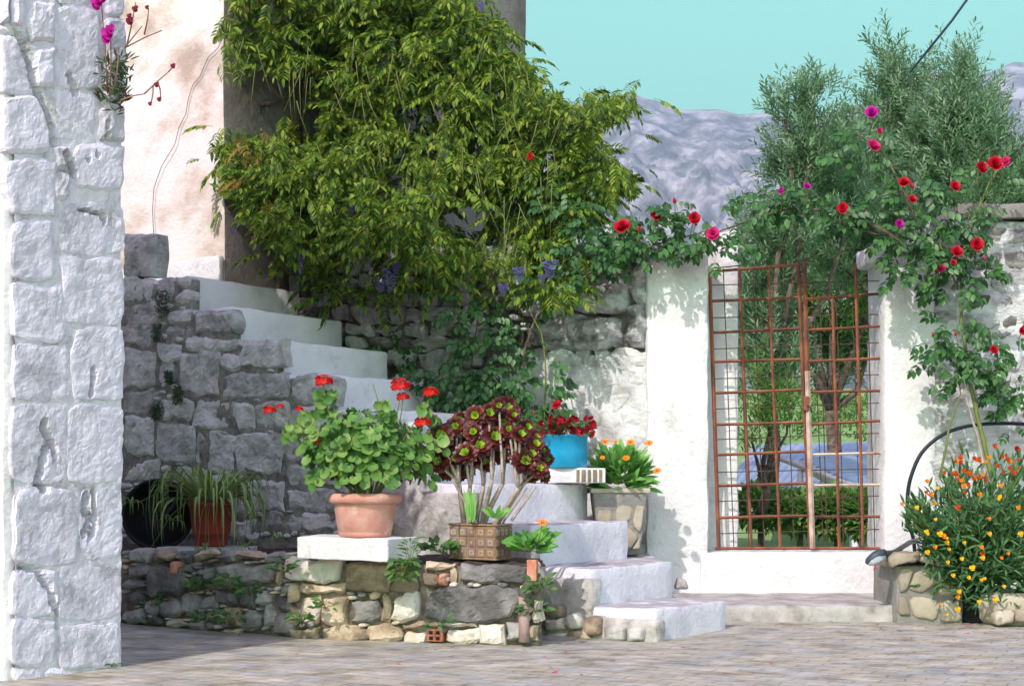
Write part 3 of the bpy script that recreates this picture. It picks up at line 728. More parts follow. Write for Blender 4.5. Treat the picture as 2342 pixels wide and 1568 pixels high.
rw = thing('courtyard_wall', (X_at(2250), GY, 0), 'rough stone wall at the right edge behind the red climbing rose', 'wall')
m = MB(); a = X_at(2120); b = X_at(2800); zt = Z_at(484)
m.rbox(((a+b)/2, GY+.24, zt/2-.03), (X3, Y3, Z), ((b-a)/2, .225, zt/2-.01), .02, .024, 7, .05); part('wall_core', m, PALER, rw)
RP = Plane((0, GY+.03), (1, 0))
random.seed(17); tk = []
y = 520
while y < 1340:
    h = ru(34, 62); x = 2120+ru(-12, 12)
    while x < 2420:
        w_ = ru(40, 95); r_ = (x, y, x+w_, y+h); tk.append(r_)
        white = y > 905
        if y < 1330: dstone(RP, rect(RP, *r_, .34, .3), ru(.005, .018) if white else ru(.012, .045), OLDW if white else random.choice((BROWNROCK, PALER, PALER)), rw, seg=.022, jit=.018, rough=.013 if white else .024, cr=.14, ew=.008)
        x += w_
    y += h
fill(RP, tk, (2130, 500, 2400, 1300), lambda x, y: True, 1500, 6, 14, .02, [OLDW, BROWNROCK], rw, 60)
m = MB(); m.rbox(((a+b)/2+.02, GY+.2, zt+.0), (X3, Y3, Z), ((b-a)/2-.16, .24, .045), .01, .01, 6, .07); part('cement_cap', m, TAUPE, rw)

cb = MB(); a = X_at(1560, 7.96); b = X_at(2120, 7.96)
cb.rbox(((a+b)/2, 8.44, .02), (X3, Y3, Z), ((b-a)/2, .48, .068), .012, .008, 6, .06)
o = part('curb', cb, CURB, None); tag(o, 'low concrete threshold slab below the white gate sill', 'threshold')

# ------------------------------------------------------------------ rusty gate
S_ = 1.0675
gt = thing('iron_gate', (X_at(1830), GY-.02, .36), 'rusty double leaf iron grille gate between white piers', 'gate')
def gpt(x, y, off=0.0): 
    d = GY+.10+off; return Vector(((x/S_-CX)/F*d, d, EYE+(HZ-y/S_)/F*d))
def bar(p, q, r, matl, name='bar', n=4, off=0.0):
    a = gpt(*p, off); b = gpt(*q, off); m = MB(); mid = (a+b)/2+Vector((nz(a, 3), 0, nz(b, 3)))*.006
    m.tube([a, mid, b], r, n); part(name, m, matl, gt, smooth=False)
def lerp(a, b, t): return (a[0]+(b[0]-a[0])*t, a[1]+(b[1]-a[1])*t)
LV = [((1732, 663), (1755, 1340)), ((1805, 657), (1835, 1338)), ((1876, 652), (1905, 1337)), ((1949, 646), (1979, 1336))]
LYs = [(663, 646), (735, 726), (812, 802), (883, 877), (959, 951), (1036, 1030), (1110, 1101), (1185, 1179), (1263, 1258)]
for k, (p, q) in enumerate(LV): bar(p, q, .013 if k in (0, 3) else .0095, RUST)
for (ya, yb) in LYs:
    t = (ya-663)/677; bar((1732+23*t, ya), (1949+30*t, yb), .0095, RUST, off=.004)
RV = [((1964, 640), (1983, 1337), RUST, .014), ((2033, 728), (2049, 1334), RUST, .010), ((2088, 645), (2107, 1334), RUST, .010), ((2152, 715), (2168, 1334), RUST, .010)]
for p, q, mm, r in RV: bar(p, q, r, mm)
bar((1971, 905), (1984, 1338), .017, RUSTL, 'latch_post', off=-.02)
RY = [(730, 716), (806, 795), (882, 874), (957, 953), (1036, 1026), (1110, 1105), (1185, 1183), (1261, 1260)]
for k, (ya, yb) in enumerate(RY):
    t = (ya-643)/693; bar((1964+19*t, ya), (2160, yb), .0095, RUSTL if k in (5, 6) else RUST, off=.004)
bar((1745, 1338), (2165, 1338), .010, RUST)
m = MB(); c = gpt(1968, 985, -.03); m.rbox(c, (X3, Y3, Z), (.018, .014, .045), .004, .002, 20, .02); lk = part('lock', m, RUST, gt)
m = MB(); m.tube([c+Vector((0, -.018, -.01)), c+Vector((.02, -.03, -.02)), c+Vector((.03, -.02, -.05))], .005, 6); part('latch_handle', m, DARKM, lk)
random.seed(4)
for k in range(8):                                      # fine weldmesh behind the frame
    x = 1768+k*36.5 if k < 6 else 1768+k*36.5
    bar((x-1+ru(-2, 2), 690 if x > 1960 else 655), (x+26+ru(-3, 3), 1336), .0032, DARKM, 'wire', 4, .022)
for k in range(4):
    x = 2000+k*40+ru(-3, 3); bar((x, 735), (x+18, 1336), .0032, DARKM, 'wire', 4, .022)
for k in range(9):
    y = 698+k*75+ru(-5, 5); bar((1734+k*2.4, y), (2158, y-12+ru(-5, 5)), .0032, DARKM, 'wire', 4, .026)
bar((1735, 655), (1830, 645), .004, DARKM, 'wire'); m = MB()
m.lathe(gpt(1728, 655, -.03), [(.001, -.018), (.014, -.014), (.016, .0), (.012, .014), (.001, .018)], 12); part('hinge_knob', m, WHITE, gt)

# ------------------------------------------------------------------ terrace wall
T0 = Vector((-2.30, 7.96)); T1 = Vector((-1.08, 7.12)); T2 = Vector((.16, 6.76))
TZ = .385
tw = thing('rubble_terrace', (T1.x, T1.y, 0), 'low rubble terrace wall carrying the flower pots beside the stairs', 'wall')
TA = Plane(T0, T1-T0); TB = Plane(T1, T2-T1)
m = MB()
s_end = LP(1)+U*.70
poly = [T0+Vector((0, .03)), T1+Vector((0, .025)), T2+Vector((-.02, .022)), s_end, L1+U*3.9, L1+U*4.9]
m.prism([(p.x, p.y) for p in poly], -.03, TZ-.012); part('fill', m, RMORT, tw)
def tgrid():
    m = MB(); vs = []; fs = []; nx, ny = 60, 14
    for i in range(nx+1):
        t = i/nx; f = (T0.lerp(T1, t/.46) if t < .46 else T1.lerp(T2, (t-.46)/.54))
        b = (L1+U*4.95).lerp(s_end, t)
        for j in range(ny+1):
            p = f.lerp(b, j/ny); e_ = min(1, min(j, ny-j)/2)
            vs.append(Vector((p.x, p.y+.03*(1-j/ny), TZ-.012+(.022*nz((p.x, p.y, 0), 9)+.012*nz((p.x, p.y, 0), 25)+.012)*e_)))
    for i in range(nx):
        for j in range(ny): fs.append((i*(ny+1)+j, (i+1)*(ny+1)+j, (i+1)*(ny+1)+j+1, i*(ny+1)+j+1))
    m.add(vs, fs); return m
part('soil', tgrid(), SOIL, tw)
ta = [(301, 1254, 347, 1284), (351, 1257, 404, 1286), (406, 1264, 448, 1284), (497, 1262, 540, 1284), (452, 1258, 494, 1282), (544, 1260, 600, 1280), (296, 1290, 341, 1320), (344, 1290, 426, 1366), (418, 1286, 444, 1312), (428, 1314, 470, 1352), (472, 1290, 496, 1330), (497, 1286, 634, 1340), (285, 1324, 340, 1348), (285, 1352, 332, 1384),
      (335, 1370, 368, 1404), (370, 1372, 414, 1412), (418, 1358, 464, 1408), (500, 1344, 545, 1384), (548, 1345, 585, 1392), (589, 1348, 624, 1386), (468, 1360, 500, 1392), (472, 1396, 504, 1426), (507, 1388, 552, 1430), (555, 1398, 600, 1437), (603, 1388, 630, 1432), (285, 1388, 330, 1424), (335, 1410, 372, 1430), (376, 1416, 430, 1436), (434, 1414, 470, 1440), (604, 1262, 640, 1282), (636, 1286, 650, 1340), (634, 1362, 668, 1400), (634, 1404, 672, 1452), (506, 1434, 552, 1448)]
tb = [(650, 1274, 786, 1328), (795, 1280, 896, 1352), (688, 1362, 734, 1420), (655, 1336, 686, 1380), (690, 1332, 792, 1358), (738, 1364, 798, 1424), (802, 1370, 868, 1423), (895, 1356, 964, 1416), (655, 1384, 684, 1430), (660, 1434, 734, 1462), (738, 1430, 844, 1466), (848, 1428, 916, 1468), (919, 1422, 974, 1436), (900, 1284, 964, 1350), (872, 1356, 892, 1420),
      (1046, 1288, 1208, 1332), (969, 1341, 1186, 1419), (922, 1440, 976, 1472), (1022, 1436, 1094, 1468), (1096, 1424, 1152, 1474), (1155, 1422, 1198, 1468), (968, 1306, 1006, 1336), (1004, 1282, 1043, 1302), (1028, 1304, 1044, 1334), (1190, 1336, 1216, 1362), (978, 1422, 1090, 1434), (1202, 1424, 1236, 1462), (1218, 1370, 1240, 1416), (1212, 1290, 1240, 1330), (968, 1282, 1000, 1302)]
random.seed(19)
RUBG = mat('grey_rubble', [(.12, .115, .11), (.26, .25, .235), (.42, .41, .39)], 7, .93, .018, 26, rand=.35, dirt=((.07, .06, .045), 11, .6, .1, .6), stroke=.25)
for s_ in ta: dstone(TA, rect(TA, *s_, .28, .8), ru(.022, .045), random.choice((RUBG, RUBG, RUB)), tw, seg=.012, jit=.013, rough=.012, cr=.18, ew=.010)
for s_ in tb: dstone(TB, rect(TB, *s_, .26, .7), ru(.018, .036), RUBG if s_[0] in (1046, 802, 1155, 969) else RUB, tw, seg=.011, jit=.013, rough=.012, cr=.10, ew=.006)
fill(TA, [tuple(s_) for s_ in ta], (286, 1262, 672, 1440), lambda x, y: y < 1424+(x-286)*.075, 5000, 6, 13, .03, [RUBG, RUBG, RUB], tw, 90)
fill(TB, [tuple(s_) for s_ in tb], (655, 1288, 1240, 1466), lambda x, y: True, 5000, 9, 15, .028, [RUB, RUB, RUBG], tw, 120)
BRICK = mat('red_brick', [(.36, .12, .07), (.52, .22, .14), (.60, .34, .25)], 10, .9, .006, 40, rand=.2)
stone(TA, rect(TA, 402, 1284, 416, 1311, .05, 0), .05, BRICK, tw, name='brick')
stone(TB, rect(TB, 1008, 1309, 1026, 1337, .05, 0), .045, BRICK, tw, name='brick')
m = MB(); a_, z_ = TB.sz(999, 1450); c = TB.w(a_, z_, .0); TB3 = Vector((TB.d.x, TB.d.y, 0)); TN3 = Vector((TB.n.x, TB.n.y, 0))
m.rbox(c, (TB3, TN3, Z), (.042, .035, .03), .004, .002, 20, .02, mi=0)
for i in (-1, 1):
    for j in (-1, 1): m.box(c+TB3*.017*i+Z*.013*j+TN3*.036, (TB3, TN3, Z), (.009, .003, .008), 1)
part('brick', m, [BRICK, BLACK], tw)
# drain pipe set in the end of the terrace
PINK = mat('pipe_clay', [(.30, .20, .18), (.46, .33, .30)], 12, .8, .004, 40)
dp = thing('drain_pipe', TB.w(TB.sz(1202, 1420)[0], 0, .03), 'short pinkish drain pipe stub at the corner of the rubble terrace', 'pipe')
m = MB(); a_, z_ = TB.sz(1203, 1420); p0 = TB.w(a_, 0.02, .035); m.tube([p0, p0+Z*.09, TB.w(a_, TB.sz(1203, 1362)[1], .035)], .026, 12); part('upright', m, PINK, dp)
m = MB(); b0 = TB.w(*TB.sz(1203, 1362), .035); m.tube([b0, b0+Vector((.012, -.005, .03)), b0+Vector((.03, -.005, .06)), b0+Vector((.032, 0, .10))], [.03, .031, .028, .026], 12); part('elbow', m, RUBG, dp)
m = MB(); c = TB.w(*TB.sz(1223, 1302), .04); m.rbox(c, (TB3, TN3, Z), (.024, .02, .05), .004, .003, 20, .03); tag(part('broken_brick', m, BRICK, None), 'orange red broken brick standing at the terrace corner', 'brick')

# rubble hollow at the foot of the stairs' side
random.seed(23)
hollow = [(1218, 1390, 1256, 1424), (1258, 1380, 1300, 1408), (1262, 1410, 1306, 1440), (1222, 1428, 1258, 1452), (1308, 1400, 1340, 1436), (1310, 1438, 1360, 1462), (1262, 1442, 1306, 1462), (1344, 1410, 1390, 1450), (1394, 1428, 1440, 1462), (1444, 1432, 1486, 1466)]
for s_ in hollow: stone(SP, rect(SP, *s_, .2, 1.5), ru(.02, .05), RUB if s_[0] < 1345 else PLAST, st, back=.05, corner=2, out=.03)

# ------------------------------------------------------------------ white slab and its geranium pot
m = MB()
FL, FR, BR, BL = Vector((-1.052, 6.95)), Vector((-.58, 6.63)), Vector((-.46, 6.93)), Vector((-.98, 7.32))
def slab(p):                                             # unit box to the crooked quad
    u = (p.x+1)/2; v = (p.y+1)/2; a = FL.lerp(FR, u); b = BL.lerp(BR, u); q = a.lerp(b, v); return Vector((q.x, q.y, .405+(p.z+1)/2*.107+.004*nz((q.x, q.y, p.z), 9)))
mm_ = MB(); mm_.rbox((0, 0, 0), (X3, Y3, Z), (1, 1, 1), .05, 0, 1, .1, fn=slab)
tag(part('white_slab', mm_, WHITE, None), 'thick white painted slab under the pink terracotta geranium pot', 'slab')
def geranium_pot():
    c = Vector((X_at(835, 6.87), 6.87, .514)); m = MB()
    th = thing('terracotta_pot', c, 'wide pink terracotta pot with rolled rim on the white slab', 'plant pot')
    m.lathe(c, [(.118, 0), (.124, .004), (.128, .02), (.126, .024), (.131, .03), (.150, .155), (.152, .17), (.146, .172)], 40)
    part('body', m, TERRA, th)
    m = MB(); m.lathe(c, [(.150, .160), (.168, .162), (.177, .170), (.180, .184), (.176, .200), (.164, .209), (.150, .208), (.143, .198), (.140, .17)], 44, wob=.02); part('rim', m, TERRA, th)
    m = MB(); m.lathe(c, [(.145, .178), (.08, .186), (.001, .19)], 24); part('soil', m, SOIL, th)
    return c
gc = geranium_pot()
random.seed(31)
ger = thing('geranium', gc+Z*.19, 'bushy green geranium with scattered red flower heads in the pink pot', 'plant')
def gp_(x, y, dd=0): 
    return px(x, y, 6.87+dd)
Ms = []; ends = []
for k in range(720):
    a = rnd()*2*math.pi; t = rnd()
    el = math.acos(1-1.45*rnd()); rr = ru(.6, 1.05)
    n = Vector((math.sin(el)*math.cos(a), math.sin(el)*math.sin(a), math.cos(el)))
    rad = 1+.28*nz(n, 2.4, 1)
    p = gc+Vector((.0, .02, .385))+Vector((n.x*.29, n.y*.23, n.z*.235))*rr*rad
    if p.z < gc.z+.20 and (p-gc).xy.length > .2: p.z += .05
    if p.z < gc.z+.19: continue
    d = (Vector((ru(-.6, .6), ru(-.6, .6), -.75))+n*.35)
    Ms.append(frame(p, d, n+Vector((0, -.55, .45)), ru(.035, .068)))
for (cx_, cy_, r_, n_) in ((742, 915, 26, 16), (700, 960, 26, 14), (660, 985, 22, 10), (980, 935, 20, 9), (890, 930, 24, 12), (720, 1020, 24, 10), (1000, 1010, 22, 9)):
    for k in range(n_):
        p = gp_(cx_+ru(-1, 1)*r_, cy_+ru(-1, 1)*r_, ru(-.1, .08)); Ms.append(frame(p, (ru(-.6, .6), ru(-.4, .4), -.8), (ru(-.3, .3), -.7, .6), ru(.04, .065)))
scatter('leaf', GERL, Ms, L_GER, ger, 300)
m = MB()
def stem(m, a, b, r0=.006, r1=.003, sag=.03, n=6, side=0):
    a = Vector(a); b = Vector(b); pts = []
    for i in range(n+1):
        t = i/n; p = a.lerp(b, t); p = p+Vector((side*math.sin(math.pi*t), 0, sag*math.sin(math.pi*t)))+noise.noise_vector(p*9)*.008*math.sin(math.pi*t); pts.append(p)
    m.tube(pts, [r0+(r1-r0)*i/n for i in range(n+1)], 5); return pts
base = gc+Z*.18
for k in range(16):
    a = k*2.4; stem(m, base+Vector((math.cos(a)*.05, math.sin(a)*.05, 0)), base+Vector((math.cos(a)*.17, math.sin(a)*.13, ru(.12, .3))), .007, .004, .02)
for (x, y) in ((700, 955), (665, 985), (742, 915)): stem(m, base, gp_(x, y), .008, .004, -.03)
part('stems', m, GSTEM, ger)
heads = [(740, 872, 22, 1), (915, 882, 24, 1), (921, 908, 16, 1), (985, 898, 19, 1), (966, 966, 20, 1), (616, 938, 16, 1), (641, 929, 9, 0), (684, 935, 10, 1), (730, 1012, 13, 1)]
me_u, _ = UMB.mesh('flower_head', P_RED, True, (0, 0, 0))
m = MB()
for (x, y, r_, _) in heads:
    p = gp_(x, y, -.05); s_ = r_/F*6.85
    inst('flower_head', me_u, ger, Matrix.Translation(p) @ Matrix.Diagonal((s_*1.15, s_, s_*.85, 1)))
    tgt = gc+Vector((max(-.2, min(.2, p.x-gc.x))*.7, 0, .40)); m = MB(); stem(m, tgt, p-Z*s_*.5, .003, .0022, .0, 5, ru(-.01, .01)); part('flower_stalk', m, GSTEM, ger)
m = MB(); p = gp_(853, 878, -.03); stem(m, gp_(875, 950, 0), p, .003, .002, 0); part('flower_stalk', m, GSTEM, ger)

# ------------------------------------------------------------------ aeonium in its patterned tin planter
TIN = mat('tin_brown', [(.15, .085, .05), (.26, .16, .10), (.34, .24, .16)], 10, .55, .003, 40)
TIN2 = mat('tin_light', [(.28, .20, .12), (.42, .33, .20)], 10, .55)
TIN3 = mat('tin_mauve', [(.16, .11, .12), (.25, .18, .19)], 10, .55)
c0 = Vector((-.0806, 6.90)); f0 = Vector((-.311, 7.07)); sdir = Vector((.40, .92)).normalized(); r0_ = c0+sdir*.20; b0_ = f0+sdir*.20
zb, zt_ = TZ+.012, .568
ap = thing('patterned_planter', ((c0.x+b0_.x)/2, (c0.y+b0_.y)/2, zb), 'brown patterned square planter holding the dark aeonium', 'planter')
m = MB(); m.prism([(p.x, p.y) for p in (f0, c0, r0_, b0_)], zb, zt_-.008); part('box', m, TIN, ap, smooth=False)
m = MB()
for a, b in ((f0, c0), (c0, r0_), (r0_, b0_), (b0_, f0)):
    m.tube([(a.x, a.y, zt_), (b.x, b.y, zt_)], .006, 6); m.tube([(a.x, a.y, zb+.004), (b.x, b.y, zb+.004)], .005, 6)
part('rolled_edge', m, TIN, ap)
for (a, b) in ((f0, c0), (c0, r0_)):
    d = (b-a).normalized(); nn = Vector((d.y, -d.x)); L = (b-a).length; ncol = 5 if a is f0 else 4
    d3 = Vector((d.x, d.y, 0)); n3 = Vector((nn.x, nn.y, 0)); cw = L/ncol; ch = (zt_-zb-.02)/3
    for i in range(ncol):
        for j in range(3):
            q = a+d*(cw*(i+.5)); c = Vector((q.x, q.y, zb+.010+ch*(j+.5)))+n3*.0015
            m = MB(); m.rbox(c, (d3, n3, Z), (cw*.42, .003, ch*.42), .002, 0, 1, .2, 0)
            q2 = c+n3*.0032; m.box(q2, (d3, n3, Z), (cw*.26, .0012, ch*.26), 1)
            ring = [q2+n3*.0016+d3*math.cos(t)*cw*.12+Z*math.sin(t)*ch*.13 for t in [k*math.pi/5 for k in range(10)]]
            m.add([v+n3*.001 for v in ring]+[v-n3*.002 for v in ring], [tuple(range(10))]+[(k, (k+1) % 10, 10+(k+1) % 10, 10+k) for k in range(10)], 2)
            part('tile', m, random.choice(([TIN, TIN3, TIN2], [TIN3, TIN2, TIN], [TIN, TIN2, TIN3])), ap, smooth=False)
cen_ = Vector(((c0.x+b0_.x)/2, (c0.y+b0_.y)/2, 0))
m = MB(); m.prism([(p.x*.94+cen_.x*.06, p.y*.94+cen_.y*.06) for p in (f0, c0, r0_, b0_)], zt_-.03, zt_-.006); part('soil', m, SOIL, ap)
ae = thing('aeonium', cen_+Z*zt_, 'branching dark burgundy aeonium with green hearted rosettes', 'plant')
random.seed(37)
def ap_(x, y, dd=0): return px(x, y, 6.98+dd)
ros = [(1122, 945, 26), (1158, 935, 30), (1090, 950, 24), (1102, 965, 22), (1045, 975, 24), (1012, 998, 30), (1055, 962, 22), (1030, 1010, 26), (1005, 1055, 26), (995, 1030, 22), (1062, 1035, 27), (1085, 1045, 24), (1040, 1048, 22), (1095, 1018, 28), (1065, 1000, 24), (1132, 1000, 30), (1150, 965, 20), (1190, 995, 22), (1165, 985, 20), (1188, 1032, 26), (1200, 1058, 30), (1215, 1040, 22), (1236, 1070, 22), (1250, 1050, 18), (1225, 1015, 22), (1175, 1012, 20), (1072, 1070, 20), (1020, 1078, 20), (1110, 1060, 22), (1128, 1030, 22), (1085, 990, 22), (1205, 975, 20), (1240, 1030, 18), (1145, 1045, 20), (995, 985, 16), (1175, 948, 18), (1140, 925, 18), (1216, 1085, 18), (1055, 1085, 18), (1248, 1088, 16), (990, 962, 16), (1160, 1012, 22), (1226, 1000, 18)]
rme = [r_.mesh('rosette', [AEO, AEOG], True, (0, 0, 0))[0] for r_ in ROSET]
m = MB(); b_ = cen_+Z*(zt_-.03)
forks = [ap_(1075, 1115, -.02), ap_(1105, 1110, .02), ap_(1150, 1105, 0), ap_(1185, 1115, -.03), ap_(1050, 1105, 0), ap_(1200, 1100, .03), ap_(1125, 1095, -.04)]
roots = [b_+Vector((-.06, -.02, 0)), b_+Vector((-.03, 0, 0)), b_+Vector((.0, 0, 0)), b_+Vector((.055, -.01, 0)), b_+Vector((-.08, 0, 0)), b_+Vector((.06, .02, 0)), b_]
for f, r_ in zip(forks, roots): stem(m, r_, f, .016, .011, 0, 6)
for (x, y, r_) in ros:
    dd = ru(-.10, .12) if r_ > 20 else ru(-.02, .14)
    p = ap_(x+ru(-3, 3), y+ru(-3, 3), dd); s_ = r_/F*6.95*1.14
    out_ = (p-(cen_+Z*.85)); n = Vector((out_.x*1.6+ru(-.3, .3), -1.25+out_.y*.8+ru(-.25, .25), .38+ru(-.2, .3))).normalized()
    f = min(forks, key=lambda q: abs(q.x-p.x)+ru(0, .05)); stem(m, f, p-n*s_*.1, .009, .006, -.01, 5)
    xx = n.orthogonal(); M = frame(p, xx, n, s_); inst('rosette', random.choice(rme), ae, M)
stem(m, ap_(1170, 1190, -.03), ap_(1225, 1112, -.05), .008, .006, 0); stem(m, ap_(1150, 1195, 0), ap_(1205, 1115, -.06), .007, .005, 0)
stem(m, ap_(1090, 1195, -.03), ap_(1035, 1095, -.06), .008, .006, 0)
part('branches', m, PALEBARK, ae)
ms = [frame(ap_(1135, 1185, -.09)+Vector((math.cos(a)*.005, 0, 0)), (math.cos(a), math.sin(a)*.6-.2, .75), (0, -1, .4), (.12, .085, .1)) for a in [k*.7 for k in range(9)]]
yo = thing('young_agave', ap_(1135, 1200, -.07), 'small bright green leaf rosette at the front rim of the patterned planter', 'plant')
lm, _ = NARROW.mesh('leaf', L_CAL, True, (0, 0, 0))
for M in ms: inst('leaf', lm, yo, M)
for k in range(4):
    inst('leaf', lm, yo, frame(ap_(1072+k*4, 1195, -.05), (-.15+.05*k, 0, 1), (0, -1, 0), (.11, .17, .1)))

# ------------------------------------------------------------------ blue pot on its block, and red flowered plant
pc = Vector((X_at(1305, 8.38), 8.38, .772))
bb = thing('striped_block', pc, 'whitewashed hollow block with brown striped end under the blue pot', 'block')
m = MB(); m.rbox(pc+Z*.045, (X3, Y3, Z), (.20, .12, .044), .006, .004, 10, .05); part('block', m, WHITE, bb)
for k in range(5):
    x = X_at(1322+k*13, 8.25); m = MB(); m.rbox((x, 8.258, .772+.043), (X3, Y3, Z), (.009+.003*(k % 2), .004, .036), .002, .001, 20, .04); part('stripe', m, mat('block_stripe', [(.16, .13, .08), (.27, .23, .15)], 14, .9) if k == 0 else bpy.data.materials['block_stripe'], bb)
bc = Vector((X_at(1285, 8.38), 8.38, .862))
bt = thing('blue_pot', bc, 'bright turquoise blue round tin pot on the step beside the wall', 'plant pot')
m = MB(); m.lathe(bc, [(.146, 0), (.150, .004), (.151, .09), (.152, .178), (.156, .182), (.156, .192), (.150, .194), (.144, .185), (.144, .16)], 40); part('body', m, BLUEP, bt)
m = MB(); m.lathe(bc, [(.145, .168), (.08, .176), (.001, .178)], 20); part('soil', m, SOIL, bt)
random.seed(41)
rp_ = thing('red_begonia', bc+Z*.18, 'low plant with crimson blooms in the turquoise pot', 'plant')
Ms = []
for k in range(230):
    a = rnd()*6.28; r_ = math.sqrt(rnd())*.17; p = bc+Vector((math.cos(a)*r_, math.sin(a)*r_, .175+ru(0, .12)*(1-r_*2))); Ms.append(frame(p, (math.cos(a), math.sin(a), ru(-.2, .9)), (0, -.5, 1), ru(.035, .06)))
scatter('leaf', LEAF, Ms, L_ROSE, rp_, 120)
Ms = [frame(Vector((bc.x+ru(-.17, .17), 8.38-.13+ru(-.02, .1), bc.z+.19+ru(0, .11))), (ru(-.5, .5), -.5, .5), (0, -1, .5), ru(.03, .05)) for k in range(40)]
scatter('bloom', FLOR, Ms, P_CRIM, rp_, 40)
m = MB()
for k in range(9): stem(m, bc+Vector((ru(-.05, .05), 0, .17)), bc+Vector((ru(-.16, .16), ru(-.12, .05), ru(.24, .34))), .004, .002, .02)
part('stems', m, BARK, rp_)

# ------------------------------------------------------------------ calendula in stone clad pot
kc = Vector((.64, 8.56, .345))
kp = thing('stone_clad_pot', kc, 'beige stone clad pot wedged between the stairs and white wall', 'plant pot')
def square_pot(m, c, w0, w1, h, r=.015):
    def fn(p):
        t = (p.z-c.z)/h; s = (w0+(w1-w0)*max(0, min(1, t)))/w1
        return Vector((c.x+(p.x-c.x)*s, c.y+(p.y-c.y)*s, p.z))
    m.rbox((c.x, c.y, c.z+h/2), (X3, Y3, Z), (w1/2, w1/2, h/2), r, .004, 9, .05, fn=fn)
BEIGE = mat('beige_cladding', [(.26, .22, .165), (.38, .33, .25), (.50, .44, .35)], 5, .9, .010, 24, rand=.35)
GROUT = mat('grey_grout', [(.20, .19, .17), (.30, .29, .27)], 12, .95, .008, 40)
m = MB(); square_pot(m, kc, .24, .33, .39); part('body', m, GROUT, kp)
m = MB(); m.rbox(kc+Z*.385, (X3, Y3, Z), (.175, .175, .014), .006, .003, 12, .05); part('rim', m, BEIGE, kp)
KP = Plane((kc.x, kc.y-.135), (1, 0)); a_ = kc.x-KP.p.x
clad = [[(-.118, .05), (-.02, .04), (-.03, .17), (-.12, .16)], [(-.01, .04), (.06, .035), (.11, .12), (.0, .19)], [(.07, .03), (.118, .04), (.122, .11)], [(-.128, .18), (-.05, .18), (-.04, .36), (-.145, .36)], [(-.03, .19), (.06, .20), (.085, .36), (-.02, .36)], [(.07, .18), (.125, .13), (.148, .35), (.10, .36)]]
for P in clad: stone(KP, [(p[0], kc.z+p[1]) for p in P], .010, BEIGE, kp, back=.03, jit=.003, rough=.2, out=.008+.0, corner=1)
ca = thing('calendula', kc+Z*.39, 'bright green calendula with orange daisies in the stone clad pot', 'plant')
random.seed(43); Ms = []
for k in range(300):
    a = rnd()*6.28; el = math.acos(1-1.25*rnd()); n = Vector((math.sin(el)*math.cos(a), math.sin(el)*math.sin(a), math.cos(el))); p = kc+Vector((.0, 0, .42))+Vector((n.x*.17, n.y*.16, n.z*.20))*ru(.45, 1)
    Ms.append(frame(p, n+Vector((ru(-.5, .5), ru(-.5, .5), ru(-.2, .7))), (0, -.6, .8), (ru(.08, .11), ru(.08, .12), .08)))
scatter('leaf', LEAF, Ms, L_CAL, ca, 300)
dm, _ = DAISY.mesh('flower', [P_ORA, P_RUS], True, (0, 0, 0)); m = MB()
for (x, y, f) in ((1384, 1010, 1), (1442, 1011, 1), (1484, 1013, 1), (1432, 1047, .9), (1378, 1046, .6), (1503, 1076, 1), (1408, 1010, .6)):
    p = px(x, y, 8.36); inst('flower', dm, ca, frame(p, (1, 0, .2), (ru(-.5, .5), -.6, .7), .028*f)); stem(m, kc+Vector((0, 0, .42)), p-Z*.01, .003, .002, .02)
part('stalks', m, GSTEM, ca)

# ------------------------------------------------------------------ spider plant, black tub, terrace plants
rc = px(483, 1235, 8.02); rc.z = TZ+.035
m = MB(); m.rbox((rc.x-.02, rc.y, TZ+.012), (X3, Y3, Z), (.26, .12, .018), .006, .004, 12, .05); tag(part('flat_stone', m, GREY, None), 'flat dark slab under the red spider plant pot', 'slab')
sp_ = thing('red_pot', rc, 'dark red plastic flower pot standing in the shade', 'plant pot')
m = MB(); m.lathe(rc, [(.086, 0), (.090, .005), (.092, .06), (.104, .065), (.106, .075), (.118, .22), (.127, .222), (.129, .25), (.12, .252), (.114, .235)], 36); part('body', m, REDPOT, sp_)
m = MB(); m.lathe(rc, [(.116, .228), (.06, .236), (.001, .238)], 20); part('soil', m, SOIL, sp_)
pl_ = thing('spider_plant', rc+Z*.23, 'arching striped spider plant trailing offshoots from the red pot', 'plant')
def blade(m, p0, dirh, L, rise, wd, n=7, split=True):
    d = Vector((dirh[0], dirh[1], 0)).normalized(); s = Vector((-d.y, d.x, 0)); vs = []
    for i in range(n+1):
        t = i/n; x = L*(math.sin(t*1.9)/1.9*1.2); z = rise*math.sin(t*math.pi*.55)*1.3-L*.75*t*t*t
        c = Vector(p0)+d*x+Z*z; w_ = wd*(.55+.45*math.sin(math.pi*min(1, t*1.1)))*(1-t**4)
        for q in (-1, -.35, .35, 1): vs.append(c+s*w_*q/2+Z*(.18*w_*abs(q)))
    fs = [(i*4+j, i*4+j+1, (i+1)*4+j+1, (i+1)*4+j) for i in range(n) for j in range(3)]
    m.add(vs, fs, [0, 1, 0]*n)
random.seed(47)
for k in range(130):
    a = rnd()*6.28; m = MB(); L = ru(.26, .52); blade(m, rc+Vector((math.cos(a)*.04, math.sin(a)*.04, .235)), (math.cos(a), math.sin(a)), L, ru(.06, .24), ru(.018, .028))
    part('leaf', m, [L_SPI, L_SPC], pl_)
offs = [(300, 1150), (395, 1190), (450, 1270), (478, 1270), (505, 1262), (590, 1175), (560, 1250), (335, 1265), (470, 1255), (630, 1230)]
